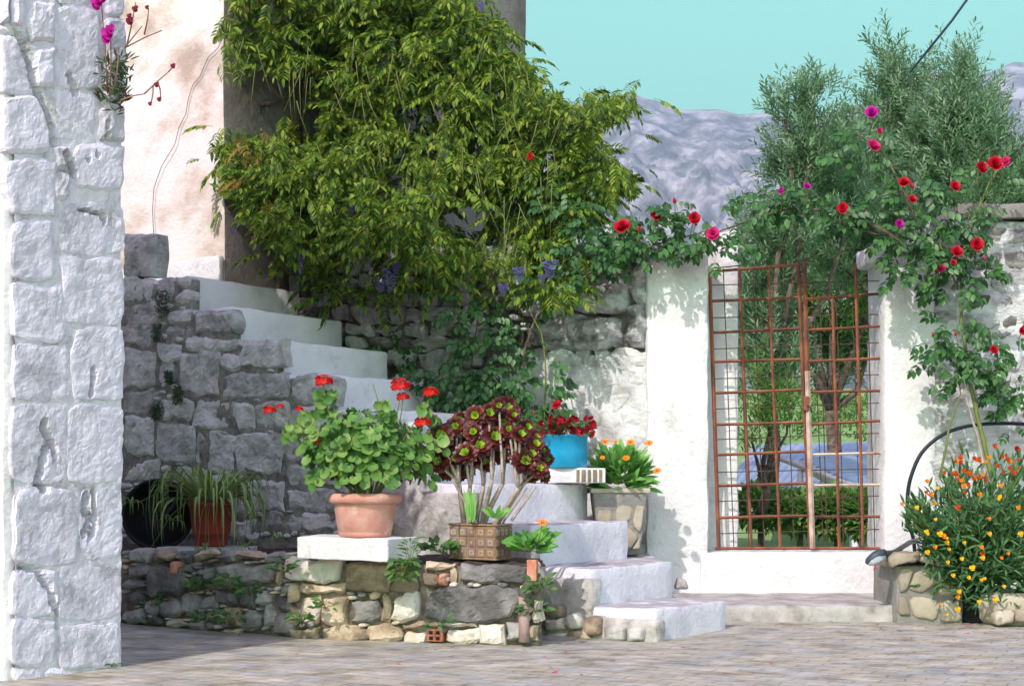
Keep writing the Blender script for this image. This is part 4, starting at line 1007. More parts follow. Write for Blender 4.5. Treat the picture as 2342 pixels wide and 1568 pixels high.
for (x, y) in offs:
    p = px(x, y, 7.75 if x > 440 else 7.95); mt = MB(); n0 = rc+Vector(((p.x-rc.x)*.2, -.05, .25)); mid = (n0+p)/2+Vector((0, -.05, .06))
    mt.tube([n0, n0.lerp(mid, .5)+Z*.03, mid, mid.lerp(p, .6)-Z*.01, p], .0018, 4); part('runner', mt, GSTEM, pl_)
    m = MB()
    for k in range(11):
        a = rnd()*6.28; blade(m, p, (math.cos(a), math.sin(a)), ru(.07, .14), ru(.0, .05), .009, 5)
    part('offshoot', m, [L_SPI, L_SPC], pl_)
tcx = px(362, 1180, 8.5); tcx.z = TZ
bt_ = thing('black_tub', tcx, 'large black round tub lying on its side behind the spider plant', 'tub')
ax_t = Vector((.12, -1, .06)).normalized(); cc_ = tcx+Z*.20; s1 = ax_t.cross(Z).normalized(); s2 = s1.cross(ax_t)
m = MB(); prof = [(.01, .22), (.165, .21), (.185, .0), (.198, -.01), (.198, -.025), (.186, -.028), (.175, -.01), (.155, .19), (.01, .20)]
vs = []; n = 36
for (r_, z_) in prof:
    for k in range(n): a = 2*math.pi*k/n; vs.append(cc_-ax_t*z_+(s1*math.cos(a)+s2*math.sin(a))*r_*1.08)
m.add(vs, [(i*n+k, i*n+(k+1) % n, (i+1)*n+(k+1) % n, (i+1)*n+k) for i in range(len(prof)-1) for k in range(n)]); part('shell', m, BLACK, bt_)
m = MB(); m.tube([cc_-s1*.12+ax_t*.03+s2*.1, cc_+ax_t*.05-s1*.02-s2*.05, cc_+ax_t*.06-s1*.02-s2*.17], [.012, .014, .012], 6); part('handle', m, BLACK, bt_)

def weed(name, label, x, y, d, n, size, tmpl, matl, spread=(.08, .06, .08), up=.6, group=None, cat='weed', zz=None):
    c = px(x, y, d)
    if zz is not None: c.z = zz
    t = thing(name, c, label, cat, group); me, _ = tmpl.mesh('leaf', matl, True, (0, 0, 0)); m = MB()
    for k in range(n):
        a = rnd()*6.28; r_ = math.sqrt(rnd()); p = c+Vector((math.cos(a)*spread[0]*r_, math.sin(a)*spread[1]*r_, spread[2]*rnd()))
        inst('leaf', me, t, frame(p, (math.cos(a), math.sin(a)*.8-.3, up+ru(-.6, .5)), (0, -.7, .7), size*ru(.7, 1.25)))
        if k % 3 == 0: m.tube([c, c.lerp(p, .5)+Z*.008, p], .0016, 3)
    part('stalks', m, GSTEM, t); return t
random.seed(53)
weed('euphorbia', 'upright leafy weed in front of the white slab right corner', 938, 1310, 6.62, 60, .045, NARROW, L_WEED, (.035, .03, .17), .2)
weed('euphorbia', 'trailing weed hanging down the rubble below the slab corner', 922, 1325, 6.62, 70, .04, LEAF, L_WEED, (.06, .03, .10), -.2)
weed('wild_plant', 'fleshy green plant against the wall between slab and planter', 1000, 1262, 7.0, 40, .06, LEAF, L_WEED, (.07, .04, .04), .4)
weed('calendula_seedling', 'leafy green plant with one orange flower right of the patterned planter', 1210, 1262, 6.95, 46, .10, LEAF, L_CAL, (.06, .05, .05), .7, cat='plant')
for (x, y, d, l_, nn) in ((455, 1350, 7.45, 'green creeper leaves on shaded rubble under the spider plant', 44), (520, 1345, 7.3, 'light green creeper cluster centred on the shaded rubble wall', 36), (570, 1360, 7.25, 'creeper leaves on shaded rubble towards the lit part', 30), (470, 1425, 7.3, 'small green weed at the foot of the shaded rubble wall', 26), (345, 1385, 7.65, 'dark weed low on rubble near the pillar', 18), (535, 1425, 7.2, 'little dark weed on the shaded paving edge', 16),
                        (745, 1390, 6.95, 'small green tuft among the sunlit lower stones', 16), (690, 1425, 6.98, 'bright green weed where shade meets sun at the wall foot', 22), (650, 1310, 7.0, 'green tendril leaves at the shadow edge of the terrace', 24), (1236, 1350, 6.7, 'weed beside the drain pipe under the broken brick', 26), (1225, 1400, 6.72, 'yellowish weed tuft in the hollow beside the stairs', 20), (1000, 1432, 6.66, 'tiny weed sprouting above the hollow red brick', 8)):
    weed('weed', l_, x, y, d, nn, .045, LEAF, L_WEED, (.055, .03, .06), .2, 'weeds growing in the rubble terrace')
weed('weed', 'tiny yellow green weed at the foot of the white pillar', 268, 1527, 5.92, 8, .025, LEAF, L_WEED, (.03, .02, .01), .3, zz=.01)
cl = px(1240, 1195, 6.9); t = thing('calendula_bloom', cl, 'single orange flower above the leafy plant by the planter', 'flower'); inst('flower', dm, t, frame(cl, (1, 0, 0), (-.2, -.5, .8), .03)); m = MB(); m.tube([cl, cl-Z*.06+X3*.01*-1, cl-Z*.14-X3*.03], .002, 4); part('stalk', m, GSTEM, t)
# moss and ferns in the side wall's big vertical joint
MOSS = leafm('moss_leaf', [(.012, .035, .01), (.03, .07, .015)], .2)
for (x, y, s_, l_) in ((385, 690, .07, 'dark moss clump under the top steps of the stairs'), (372, 760, .05, 'moss tuft in the upright joint below the top steps'), (372, 940, .045, 'moss in the lower joint of the stair wall'), (420, 900, .05, 'dark fern tuft beside the large round stone'), (400, 862, .035, 'small moss tuft above the fern')):
    a_, z_ = SP.sz(x, y); c = SP.w(a_, z_, .03); t = thing('moss', c, l_, 'moss', 'moss tufts on the stair wall'); lm2, _ = NARROW.mesh('leaf', MOSS, True, (0, 0, 0)); Ms = []
    for k in range(260):
        p = c+U3*ru(-1, 1)*s_*.8+Z*ru(-1.2, 1)*s_-D3*ru(0, .03); Ms.append(frame(p, (ru(-1, 1), -.6, ru(-1, .6)), (0, -1, .3), ru(.015, .03)))
    join('moss_leaves', NARROW, Ms, MOSS, t)

# ------------------------------------------------------------------ wisteria
random.seed(61)
ws = thing('wisteria', (X_at(900, 9.9), 9.9, 1.5), 'huge yellow green wisteria covering the house side and wall', 'climbing plant')
OUT = [(510, -60), (508, 30), (515, 120), (540, 175), (620, 210), (640, 300), (560, 300), (470, 320), (500, 400), (520, 440), (580, 520), (640, 570), (760, 590), (880, 560), (960, 620), (1100, 640), (1270, 650), (1310, 540), (1400, 500), (1460, 430), (1470, 395), (1420, 370), (1380, 340), (1365, 270), (1440, 285), (1462, 230), (1400, 210), (1330, 235), (1280, 230), (1220, 190), (1235, 160), (1190, 110), (1195, 50), (1130, 40), (1060, -20), (1000, -60)]
def inpoly(x, y, P=OUT):
    c = False; j = len(P)-1
    for i in range(len(P)):
        if (P[i][1] > y) != (P[j][1] > y) and x < (P[j][0]-P[i][0])*(y-P[i][1])/(P[j][1]-P[i][1])+P[i][0]: c = not c
        j = i
    return c
def front(x):
    T = [(450, 9.55), (700, 9.55), (900, 9.35), (1100, 9.1), (1300, 8.95), (1520, 8.9)]
    for (a, da), (b, db) in zip(T, T[1:]):
        if x <= b: return da+(db-da)*max(0, (x-a)/(b-a))
    return 8.9
def house_d(x):
    rx = (x-CX)/F; w_ = (rx*HC.y-HC.x)/(DD.x-rx*DD.y); return HC.y+DD.y*w_ if x < 1187 else 12.4
HOLES = [(690, 235, 42, 85), (960, 262, 62, 32), (1065, 490, 75, 38), (600, 225, 50, 55), (990, 335, 48, 18), (1255, 350, 28, 34), (880, 130, 36, 18), (1010, 150, 40, 18), (790, 470, 36, 22), (900, 420, 44, 18), (740, 390, 34, 20), (1000, 560, 34, 18), (840, 250, 30, 20), (1120, 200, 30, 18), (920, 350, 30, 14), (1090, 330, 26, 16), (690, 480, 30, 16), (1180, 620, 26, 14), (1140, 560, 40, 20), (1180, 450, 34, 20), (640, 430, 26, 20)]
def hole(x, y): return any(((x-a)/c_)**2+((y-b)/d_)**2 < 1 for a, b, c_, d_ in HOLES)
clumps = []
tries = 0
while len(clumps) < 310 and tries < 30000:
    tries += 1; x = ru(440, 1520); y = ru(-80, 680)
    if not inpoly(x, y): continue
    if any(((x-a)/c_)**2+((y-b)/d_)**2 < 1 for a, b, c_, d_ in HOLES): continue
    dn = front(x); hd = house_d(x); t = rnd()**1.5; d = min(dn+t*1.5+max(0, (650-y)/650)*.25*(x > 700), hd-.12)
    if 600 < x < 1030 and y > 330 and rnd() < .55: d = dn-ru(.1, .65)
    p = px(x, y, d)
    if any((p-q[0]).length < .15 for q in clumps): continue
    clumps.append((p, ru(.11, .22)))
for k in range(60):                                      # loose strands trailing below the mass
    x = ru(600, 1330); y = ru(560, 690)
    if x < 720 and y > 620: continue
    clumps.append((px(x, y, front(x)-ru(-.1, .25)), ru(.05, .09)))
Ms = []; Mo = []
for p, r_ in clumps:
    nl = int(13*(r_/.16)**2*2.1)
    bronze = p.x < -1.55 and rnd() < .5
    for k in range(nl):
        n = Vector((ru(-1, 1), ru(-1, .45), ru(-.7, 1))).normalized(); q = p+n*r_*ru(.55, 1.05)
        s_px = (q.x/q.y*F+CX, HZ-(q.z-EYE)/q.y*F)
        d = Vector((n.x*.9+ru(-.5, .5), n.y*.6-.25, ru(-.9, .25)))
        Lf = ru(.10, .23); tp = q+d.normalized()*Lf*.75
        tx, ty = tp.x/tp.y*F+CX, HZ-(tp.z-EYE)/tp.y*F
        if not inpoly(tx, ty) and r_ > .095 and rnd() < .93: continue
        if hole(tx, ty) and rnd() < .88: continue
        M = frame(q, d, n+Vector((0, -.5, .9)), Lf)
        (Mo if bronze and rnd() < .2 else Ms).append(M)
# front leaves as objects, rest joined
scatter('leaf', WIST, Ms, L_WIS, ws, 300)
join('bronze_foliage', WIST, Mo, L_WISO, ws)
m = MB()
tr = [[(702, 680), (700, 600), (715, 480), (760, 380), (820, 300), (900, 240)], [(735, 670), (730, 560), (800, 470), (900, 420), (1010, 380), (1150, 350), (1280, 300), (1380, 270)], [(640, 660), (645, 610), (610, 560), (590, 500)], [(880, 700), (870, 600), (930, 520), (1050, 470), (1200, 430), (1350, 420)], [(700, 320), (690, 240), (705, 150), (740, 60), (780, -40)], [(600, 240), (650, 225), (700, 210)], [(570, 120), (640, 160), (700, 190)]]
for j, T in enumerate(tr):
    pts = [px(x, y, min(front(x)+.5, house_d(x)-.06)) for x, y in T]
    part('trunk' if j < 4 else 'branch', (lambda mm: (mm.tube(pts, [(.03 if j < 4 else .015)*(1-.6*i/len(pts)) for i in range(len(pts))], 7), mm)[1])(MB()), BARK, ws)
stalk = MB()
for k in range(150):
    x = ru(540, 1330); y = ru(80, 600)
    if not inpoly(x, y): continue
    p = px(x, y, front(x)-ru(.0, .6)); L = ru(.15, .34); dx = ru(-.13, .13)
    stalk.tube([p, p+Vector((dx*.3, -.02, -L*.35)), p+Vector((dx, -.02, -L))], [.003, .0025, .0018], 4)
part('bare_stalks', stalk, GSTEM, ws, kind='stuff')
rm_, _ = RACE.mesh('flower_raceme', P_LIL, True, (0, 0, 0))
for (x, y, L, wd) in ((893, 612, .15, .16), (832, 510, .12, .12), (815, 545, .05, .07), (1258, 597, .10, .15), (1187, 612, .09, .13), (688, 580, .13, .07), (985, 445, .05, .05), (533, 525, .03, .06), (1100, 5, .06, .07), (1150, 650, .07, .10), (870, 640, .08, .10), (905, 600, .06, .10), (805, 470, .06, .06), (1240, 628, .06, .08)):
    inst('flower_raceme', rm_, ws, Matrix.Translation(px(x, y, front(x)-.62)) @ Matrix.Diagonal((wd*1.5, wd*1.5, L, 1)))

# black cable down the house side
m = MB(); m.tube([px(688, y, house_d(688)-.35) for y in (680, 560, 430, 300, 150, 40, -40)], .011, 6); tag(part('black_cable', m, BLACK, None), 'black downpipe cable running behind the wisteria leaves', 'cable')

# ------------------------------------------------------------------ climbing roses
def rose_plant(name, label, canes, blobs, blooms, seed, root, cap=300):
    random.seed(seed); t = thing(name, root, label, 'climbing rose'); 
    for cn, r_, mm in canes:
        m = MB(); pts = [px(x, y, d) for x, y, d in cn]; P2 = []
        for i in range(len(pts)-1):
            for k in range(3): q = pts[i].lerp(pts[i+1], k/3); P2.append(q+noise.noise_vector(q*5)*.012)
        P2.append(pts[-1]); m.tube(P2, [r_*(1-.7*i/len(P2)) for i in range(len(P2))], 6); part('cane', m, mm, t)
    Ms = []
    for (x, y, rx, ry, d, n) in blobs:
        for k in range(int(n*.78)):
            a = rnd()*6.28; q = math.sqrt(rnd()); p = px(x+math.cos(a)*rx*q, y+math.sin(a)*ry*q, d+ru(-.12, .14))
            Ms.append(frame(p, (math.cos(a)+ru(-.4, .4), ru(-.7, .2), ru(-.8, .35)), (ru(-.3, .3), -.7, .8), ru(.10, .16)))
    scatter('leaf', ROSEL, Ms, L_ROSE, t, cap)
    for (x, y, r_, mm, d) in blooms:
        key = ('bloom_' if r_ > 12.5 or rnd() < .4 else 'open_bloom_')+mm.name; me = bpy.data.meshes.get(key) or (ROSE if key[0] == 'b' else OPENR).mesh(key, mm, True, (0, 0, 0))[0]
        p = px(x, y, d); inst('bloom', me, t, frame(p, (1, ru(-.3, .3), ru(-.2, .2)), (ru(-.4, .4), -1, ru(.1, .6)), r_/F*d*1.58*ru(.9, 1.08)))
        m = MB(); m.tube([p, p+Vector((ru(-.02, .02), .02, -.05)), p+Vector((ru(-.03, .03), .04, -.12))], .003, 4); part('stalk', m, GSTEM, t)
    for k in range(14):
        x, y, rx, ry, d, n = random.choice(blobs); p = px(x+ru(-1, 1)*rx, y-ry*ru(.3, 1.1), d-ru(0, .15)); h = ru(.010, .016); m = MB()
        m.lathe((0, 0, 0), [(.001, -h), (h*.6, -h*.6), (h*.75, 0), (h*.5, h*.9), (.001, h*1.6)], 8); me, _ = m.mesh('bud', random.choice((P_CRIM, P_PINK, L_ROSE)), True, (0, 0, 0)); inst('bud', me, t, frame(p, (1, 0, .3), (ru(-.4, .4), -.3, 1), 1))
        m = MB(); m.tube([p, p+Vector((ru(-.02, .02), .01, -.05)), p+Vector((ru(-.03, .03), .03, -.11))], .0022, 4); part('stalk', m, GSTEM, t)
    return t
RB = P_CRIM
rose_plant('climbing_rose', 'green climbing rose trained along the wall top beneath the wisteria',
    [([(1195, 1010, 8.85), (1190, 900, 8.85), (1200, 800, 8.85), (1230, 720, 8.8), (1290, 650, 8.8), (1400, 600, 8.75), (1500, 560, 8.72), (1610, 530, 8.72)], .012, BARK),
     ([(1245, 960, 8.8), (1250, 860, 8.8), (1240, 760, 8.8), (1200, 690, 8.8)], .008, GSTEM), ([(1065, 930, 8.95), (1080, 800, 8.95), (1100, 700, 9.0), (1130, 620, 9.0)], .008, BARK),
     ([(1540, 590, 8.7), (1560, 520, 8.7), (1540, 440, 8.7)], .004, GSTEM), ([(1300, 640, 8.8), (1450, 620, 8.75), (1560, 575, 8.7), (1680, 560, 8.7)], .007, BARK)],
    [(1080, 720, 55, 45, 8.95, 34), (1100, 800, 70, 50, 8.9, 46), (1060, 880, 75, 45, 8.85, 55), (1130, 890, 60, 50, 8.85, 40), (1225, 900, 50, 50, 8.75, 34), (1240, 830, 25, 40, 8.8, 6), (1180, 760, 40, 50, 8.85, 10), (1010, 880, 40, 30, 8.9, 14), (1240, 955, 45, 25, 8.7, 18), (1170, 930, 50, 30, 8.85, 18), (890, 800, 30, 60, 9.5, 14),
     (1330, 590, 60, 34, 8.75, 36), (1410, 565, 60, 34, 8.75, 38), (1480, 555, 50, 30, 8.72, 30), (1370, 520, 60, 40, 8.85, 34), (1560, 540, 50, 30, 8.7, 24), (1640, 570, 40, 28, 8.65, 20), (1540, 470, 20, 30, 8.7, 9), (1600, 490, 30, 22, 8.75, 10), (1300, 450, 60, 50, 8.9, 26), (1460, 510, 50, 30, 8.8, 20), (1250, 660, 50, 25, 8.8, 20), (1690, 540, 30, 25, 8.75, 9)],
    [(1424, 521, 19, P_CRIM, 8.6), (1500, 494, 14, P_CRIM, 8.6), (1587, 500, 15, P_CRIM, 8.6), (1630, 536, 18, P_PINK, 8.55), (1212, 357, 9, P_RED, 8.9), (1272, 925, 11, P_CRIM, 8.6), (1183, 940, 7, P_PINK, 8.6), (1462, 522, 5, P_RED, 8.6)], 71, px(1195, 1010, 8.85))
rose_plant('climbing_rose', 'tall red climbing rose arching over the gate from the right wall',
    [([(2275, 1120, 8.45), (2245, 1000, 8.5), (2215, 860, 8.55), (2200, 740, 8.6), (2198, 640, 8.65), (2215, 540, 8.7), (2245, 460, 8.7), (2280, 390, 8.7)], .015, GSTEM),
     ([(2262, 1120, 8.45), (2232, 990, 8.5), (2205, 900, 8.55), (2195, 820, 8.6)], .010, PALEBARK),
     ([(2150, 1090, 8.5), (2170, 980, 8.55), (2195, 900, 8.55), (2190, 830, 8.6)], .008, GSTEM),
     ([(2198, 640, 8.65), (2150, 560, 8.65), (2110, 530, 8.65), (2085, 480, 8.65), (2060, 430, 8.65), (2030, 370, 8.65), (2000, 330, 8.65), (1960, 305, 8.65)], .013, BARK),
     ([(2110, 590, 8.65), (2040, 540, 8.65), (1960, 495, 8.65), (1880, 480, 8.68), (1800, 478, 8.68), (1720, 500, 8.7), (1620, 540, 8.7)], .014, BARK),
     ([(2010, 540, 8.65), (1960, 520, 8.65), (1900, 500, 8.65), (1790, 470, 8.65), (1730, 430, 8.7)], .008, BARK),
     ([(2200, 560, 8.65), (2180, 500, 8.65), (2185, 430, 8.65)], .005, BARK), ([(2190, 660, 8.65), (2170, 600, 8.6), (2150, 560, 8.6)], .007, GSTEM), ([(1925, 500, 8.65), (1850, 430, 8.65)], .004, BARK)],
    [(1780, 465, 55, 30, 8.65, 26), (1850, 455, 60, 30, 8.65, 26), (1930, 490, 60, 26, 8.65, 26), (2020, 500, 50, 35, 8.65, 30), (2080, 560, 50, 35, 8.6, 34), (2130, 600, 50, 30, 8.55, 30), (2160, 540, 50, 50, 8.65, 46), (2110, 450, 50, 50, 8.65, 26), (2220, 500, 40, 40, 8.65, 22), (2180, 640, 45, 40, 8.6, 26), (2190, 740, 55, 40, 8.55, 22), (2160, 800, 50, 45, 8.55, 22), (2250, 790, 60, 35, 8.5, 20), (2310, 830, 50, 60, 8.5, 26), (2190, 860, 50, 30, 8.55, 14), (2330, 920, 40, 90, 8.5, 24), (1990, 320, 40, 40, 8.65, 16), (1960, 340, 40, 30, 8.65, 8), (2260, 400, 50, 35, 8.65, 14), (1720, 460, 40, 30, 8.7, 12), (2040, 400, 30, 40, 8.65, 8), (2070, 620, 30, 20, 8.55, 10), (2310, 900, 40, 30, 8.5, 10), (2240, 610, 35, 45, 8.6, 14)],
    [(1786, 436, 8, P_MAG, 8.5), (1845, 427, 9, P_MAG, 8.5), (1927, 476, 14, P_CRIM, 8.5), (1993, 259, 16, P_MAG, 8.5), (2011, 300, 7, P_PINK, 8.5), (1996, 336, 17, P_PINK, 8.5), (2067, 419, 15, P_CRIM, 8.5), (2085, 457, 11, P_CRIM, 8.5), (2056, 513, 11, P_MAG, 8.5), (2183, 427, 14, P_CRIM, 8.5), (2243, 384, 14, P_CRIM, 8.5), (2275, 376, 17, P_CRIM, 8.48), (2299, 370, 12, P_PINK, 8.52), (2233, 560, 17, P_CRIM, 8.45), (2187, 577, 14, P_CRIM, 8.5), (2150, 614, 12, P_PINK, 8.45), (2272, 800, 12, P_CRIM, 8.4), (2338, 755, 12, P_CRIM, 8.4), (2180, 600, 8, P_CRIM, 8.45), (2325, 1028, 9, P_CRIM, 8.3)], 73, px(2275, 1120, 8.45))

# ------------------------------------------------------------------ snapdragon on the pillar
random.seed(77)
sn = thing('snapdragon', PP.w(*PP.sz(250, 260), .02), 'magenta snapdragon rooted in a crack high on the pillar', 'plant')
Ms = []
for (x, y, rx, ry, n) in ((248, 190, 28, 50, 120), (255, 240, 14, 25, 30), (235, 225, 14, 20, 26), (270, 160, 14, 30, 30)):
    for k in range(n):
        a_, z_ = PP.sz(x+ru(-1, 1)*rx, y+ru(-1, 1)*ry); p = PP.w(a_, z_, ru(.01, .08)); Ms.append(frame(p, (ru(-1, 1), -.4, ru(-.2, 1)), (0, -1, .3), ru(.03, .05)))
scatter('leaf', NARROW, Ms, leafm('snapdragon_leaf', [(.02, .05, .015), (.045, .10, .03), (.09, .04, .03)], .2), sn, 200)
m = MB()
for (a, b) in (((245, 210), (232, 10)), ((250, 220), (253, 70)), ((262, 200), (272, 110)), ((275, 230), (330, 215)), ((330, 215), (385, 165)), ((385, 165), (400, 150)), ((285, 110), (325, 60)), ((285, 110), (370, 70)), ((330, 80), (340, 20)), ((350, 195), (345, 240)), ((360, 185), (368, 230)), ((290, 105), (310, 5))):
    p = px(*a, 5.86); q = px(*b, 5.84); m.tube([p, p.lerp(q, .5)+Vector((.004, 0, .006)), q], [.0035, .003, .002], 4)
part('stems', m, mat('red_stem', [(.20, .09, .06), (.32, .17, .11)], 10, .8), sn)
fm, _ = FLOR.mesh('flower', P_MAG, True, (0, 0, 0)); m2, _ = FLOR.mesh('faded_flower', leafm('faded_petal', [(.22, .02, .05), (.30, .05, .08)], .2), True, (0, 0, 0))
for (x, y, s_) in ((228, 5, .05), (238, -5, .045), (252, 78, .05), (247, 92, .035), (256, 68, .035), (225, 15, .035)): inst('flower', fm, sn, frame(px(x, y, 5.82), (1, 0, 0), (ru(-.3, .3), -1, .3), s_))
for (x, y, s_) in ((300, 50, .03), (312, 22, .025), (398, 152, .02), (360, 195, .02), (298, 38, .02), (338, 18, .016), (366, 228, .018), (345, 238, .016)): inst('faded_flower', m2, sn, frame(px(x, y, 5.84), (1, 0, 0), (0, -1, .3), s_))
t = weed('snapdragon_seedling', 'small dried purple seedling in the pillar crevice near the top', 140, 15, 5.75, 9, .028, NARROW, L_ROSE, (.02, .01, .02), .3, cat='plant')

# ------------------------------------------------------------------ right: clad planter, shrub, pots, hose, snake
PLD = 7.86
pn = thing('stone_planter', (X_at(2120, PLD), PLD, 0), 'low planter faced with beige crazy paving stones under the orange flowered shrub', 'planter')
xa, xb = X_at(2052, PLD), X_at(2206, PLD); zt = Z_at(1293, PLD)
m = MB(); m.rbox(((xa+xb)/2, PLD+.27, zt/2-.01), (X3, Y3, Z), ((xb-xa)/2, .25, zt/2+.01), .015, .006, 8, .05); part('body', m, GROUT, pn)
QP = Plane((0, PLD+.018), (1, 0))
for P in ([(2054, 1300), (2090, 1296), (2075, 1350), (2056, 1356)], [(2094, 1304), (2150, 1312), (2142, 1335), (2105, 1356), (2078, 1346)], [(2078, 1362), (2152, 1372), (2142, 1418), (2092, 1412)], [(2054, 1362), (2072, 1362), (2084, 1410), (2056, 1404)], [(2156, 1368), (2200, 1372), (2200, 1420), (2148, 1420)], [(2154, 1316), (2200, 1310), (2200, 1364), (2150, 1360), (2146, 1340)]):
    stone(QP, [QP.sz(*p) for p in P][::-1], .014, BEIGE, pn, back=.03, jit=.004, rough=.25, corner=1)
CAPP = Plane((0, PLD-.02), (1, 0))
for P in ([(2028, 1272), (2045, 1262), (2100, 1262), (2098, 1282), (2050, 1290), (2034, 1302)], [(2100, 1262), (2150, 1268), (2160, 1294), (2105, 1284)]):
    Q = [CAPP.sz(*p) for p in P][::-1]; stone(CAPP, Q, .03, BEIGE, pn, back=.30, jit=.006, rough=.4, corner=1, name='cap_stone')
bp_ = Vector((X_at(2240, 7.9), 7.95, 0)); m = MB(); o = thing('black_pot', bp_, 'black plastic pot half hidden below the shrub', 'plant pot')
m.lathe(bp_, [(.10, 0), (.105, .01), (.125, .18), (.135, .185), (.135, .2), (.12, .2), (.118, .17), (.01, .16)], 30); part('body', m, BLACK, o)
tr_ = Vector((X_at(2345, 7.75), 7.9, 0)); o = thing('stone_trough', tr_, 'rounded beige stone trough with dark hollow at the lower right corner', 'trough')
m = MB(); m.lathe(tr_, [(.20, 0), (.22, .03), (.235, .12), (.23, .16), (.19, .175), (.16, .15), (.14, .08), (.01, .07)], 36, wob=.10); part('basin', m, BEIGE, o)
TP = Plane((0, 7.66), (1, 0))
for P in ([(2270, 1398), (2315, 1392), (2318, 1424), (2274, 1428)], [(2320, 1390), (2380, 1394), (2380, 1422), (2322, 1424)]): stone(TP, [TP.sz(*p) for p in P][::-1], .03, BEIGE, o, back=.06)

sh = thing('wallflower_shrub', (X_at(2240, 7.95), 7.95, .2), 'large spreading shrub with orange and yellow flowers at the right', 'shrub')
random.seed(83); Ms = []; tips = []; m = MB(); rt = Vector((X_at(2225, 7.95), 7.95, .20))
for k in range(170):
    x = ru(2065, 2390); y = 1130-60*math.sin((x-2060)/260*math.pi*.5)+ru(-40, 250)
    if x < 2100: y = ru(1140, 1215)
    p = px(x, y, 7.95+ru(-.35, .35)); pts = stem(m, rt+Vector((ru(-.08, .1), ru(-.08, .08), 0)), p, .004, .002, .02, 5); tips.append(p); dirn = (p-rt).normalized()
    for j in range(24):
        t = ru(.35, 1); q = rt.lerp(p, t)+Vector((ru(-.03, .03), ru(-.03, .03), ru(-.03, .03))); Ms.append(frame(q, dirn*.7+Vector((ru(-.6, .6), ru(-.8, .3), ru(-.2, .8))), (0, -.8, .6), ru(.05, .085)))
for k in range(2200):
    x = ru(2110, 2400); y = ru(1140, 1385); cx_, cy_ = 2260, 1250
    if ((x-cx_)/150)**2+((y-cy_)/140)**2 > 1: continue
    Ms.append(frame(px(x, y, 7.9+ru(-.28, .35)), (ru(-1, 1), -.5, ru(-.9, .5)), (0, -.8, .6), ru(.05, .08)))
scatter('leaf', NARROW, Ms, L_SHR, sh, 300)
part('stems', m, GSTEM, sh)
cols = {'r': FLOR.mesh('flower_r', P_RUS, True, (0, 0, 0))[0], 'y': FLOR.mesh('flower_y', P_YEL, True, (0, 0, 0))[0], 'o': FLOR.mesh('flower_o', P_ORA, True, (0, 0, 0))[0]}
fl = [(2063, 1152, 'o'), (2120, 1100, 'o'), (2145, 1115, 'y'), (2118, 1125, 'r'), (2130, 1130, 'o'), (2185, 1055, 'r'), (2197, 1045, 'r'), (2228, 1048, 'r'), (2185, 1080, 'r'), (2190, 1095, 'r'), (2215, 1080, 'r'), (2220, 1085, 'r'), (2205, 1110, 'o'), (2205, 1125, 'r'), (2275, 1020, 'r'), (2283, 1065, 'r'), (2262, 1045, 'o'), (2250, 1085, 'o'), (2310, 1070, 'r'), (2320, 1078, 'r'), (2290, 1110, 'o'), (2192, 1160, 'r'), (2283, 1140, 'y'), (2287, 1135, 'y'), (2097, 1160, 'y'), (2140, 1187, 'y'), (2120, 1215, 'y'), (2123, 1220, 'y'), (2150, 1220, 'y'), (2157, 1225, 'o'), (2166, 1230, 'y'), (2138, 1250, 'o'), (2122, 1262, 'y'), (2165, 1240, 'y'), (2170, 1255, 'y'), (2205, 1240, 'y'), (2200, 1277, 'y'), (2168, 1285, 'y'), (2245, 1250, 'o'), (2247, 1265, 'r'), (2247, 1275, 'y'), (2225, 1298, 'y'), (2180, 1315, 'y'), (2215, 1320, 'y'), (2245, 1325, 'y'), (2252, 1322, 'y'), (2193, 1352, 'y'), (2190, 1365, 'o'), (2240, 1375, 'y'), (2150, 1380, 'o'), (2165, 1405, 'y'), (2190, 1392, 'y'), (2275, 1370, 'y'), (2290, 1275, 'o'), (2305, 1265, 'o'), (2262, 1220, 'y'), (2335, 1220, 'y'), (2330, 1160, 'o'), (2295, 1340, 'y'), (2262, 1185, 'o'), (2240, 1130, 'o'), (2135, 1150, 'y')]
for (x, y, c_) in fl: inst('flower', cols[c_], sh, frame(px(x, y, 7.52+ru(-.02, .05)), (1, ru(-.3, .3), 0), (ru(-.4, .4), -1, .4), ru(.015, .027)))
for k in range(24):
    x = ru(2150, 2340); y = ru(1040, 1110); inst('flower', cols[random.choice('rro')], sh, frame(px(x, y, 7.7+ru(-.1, .2)), (1, 0, 0), (ru(-.4, .4), -1, .4), ru(.014, .026)))

m = MB(); pts = [(2090, 1235), (2077, 1180), (2076, 1130), (2085, 1085), (2108, 1035), (2150, 997), (2200, 977), (2255, 969), (2310, 968), (2360, 972), (2420, 990)]
P2 = [px(x, y, 8.62) for x, y in pts]; P3 = []
for i in range(len(P2)-1):
    a = P2[max(i-1, 0)]; b = P2[i]; c = P2[i+1]; d = P2[min(i+2, len(P2)-1)]
    for k in range(4):
        t = k/4; P3.append(.5*((2*b)+(-a+c)*t+(2*a-5*b+4*c-d)*t*t+(-a+3*b-3*c+d)*t**3))
P3 = [px(2095, 1300, 8.6)]+P3
m.tube(P3, .0115, 10); tag(part('garden_hose', m, HOSE, None), 'black hose looping in an arc against the white wall', 'hose')
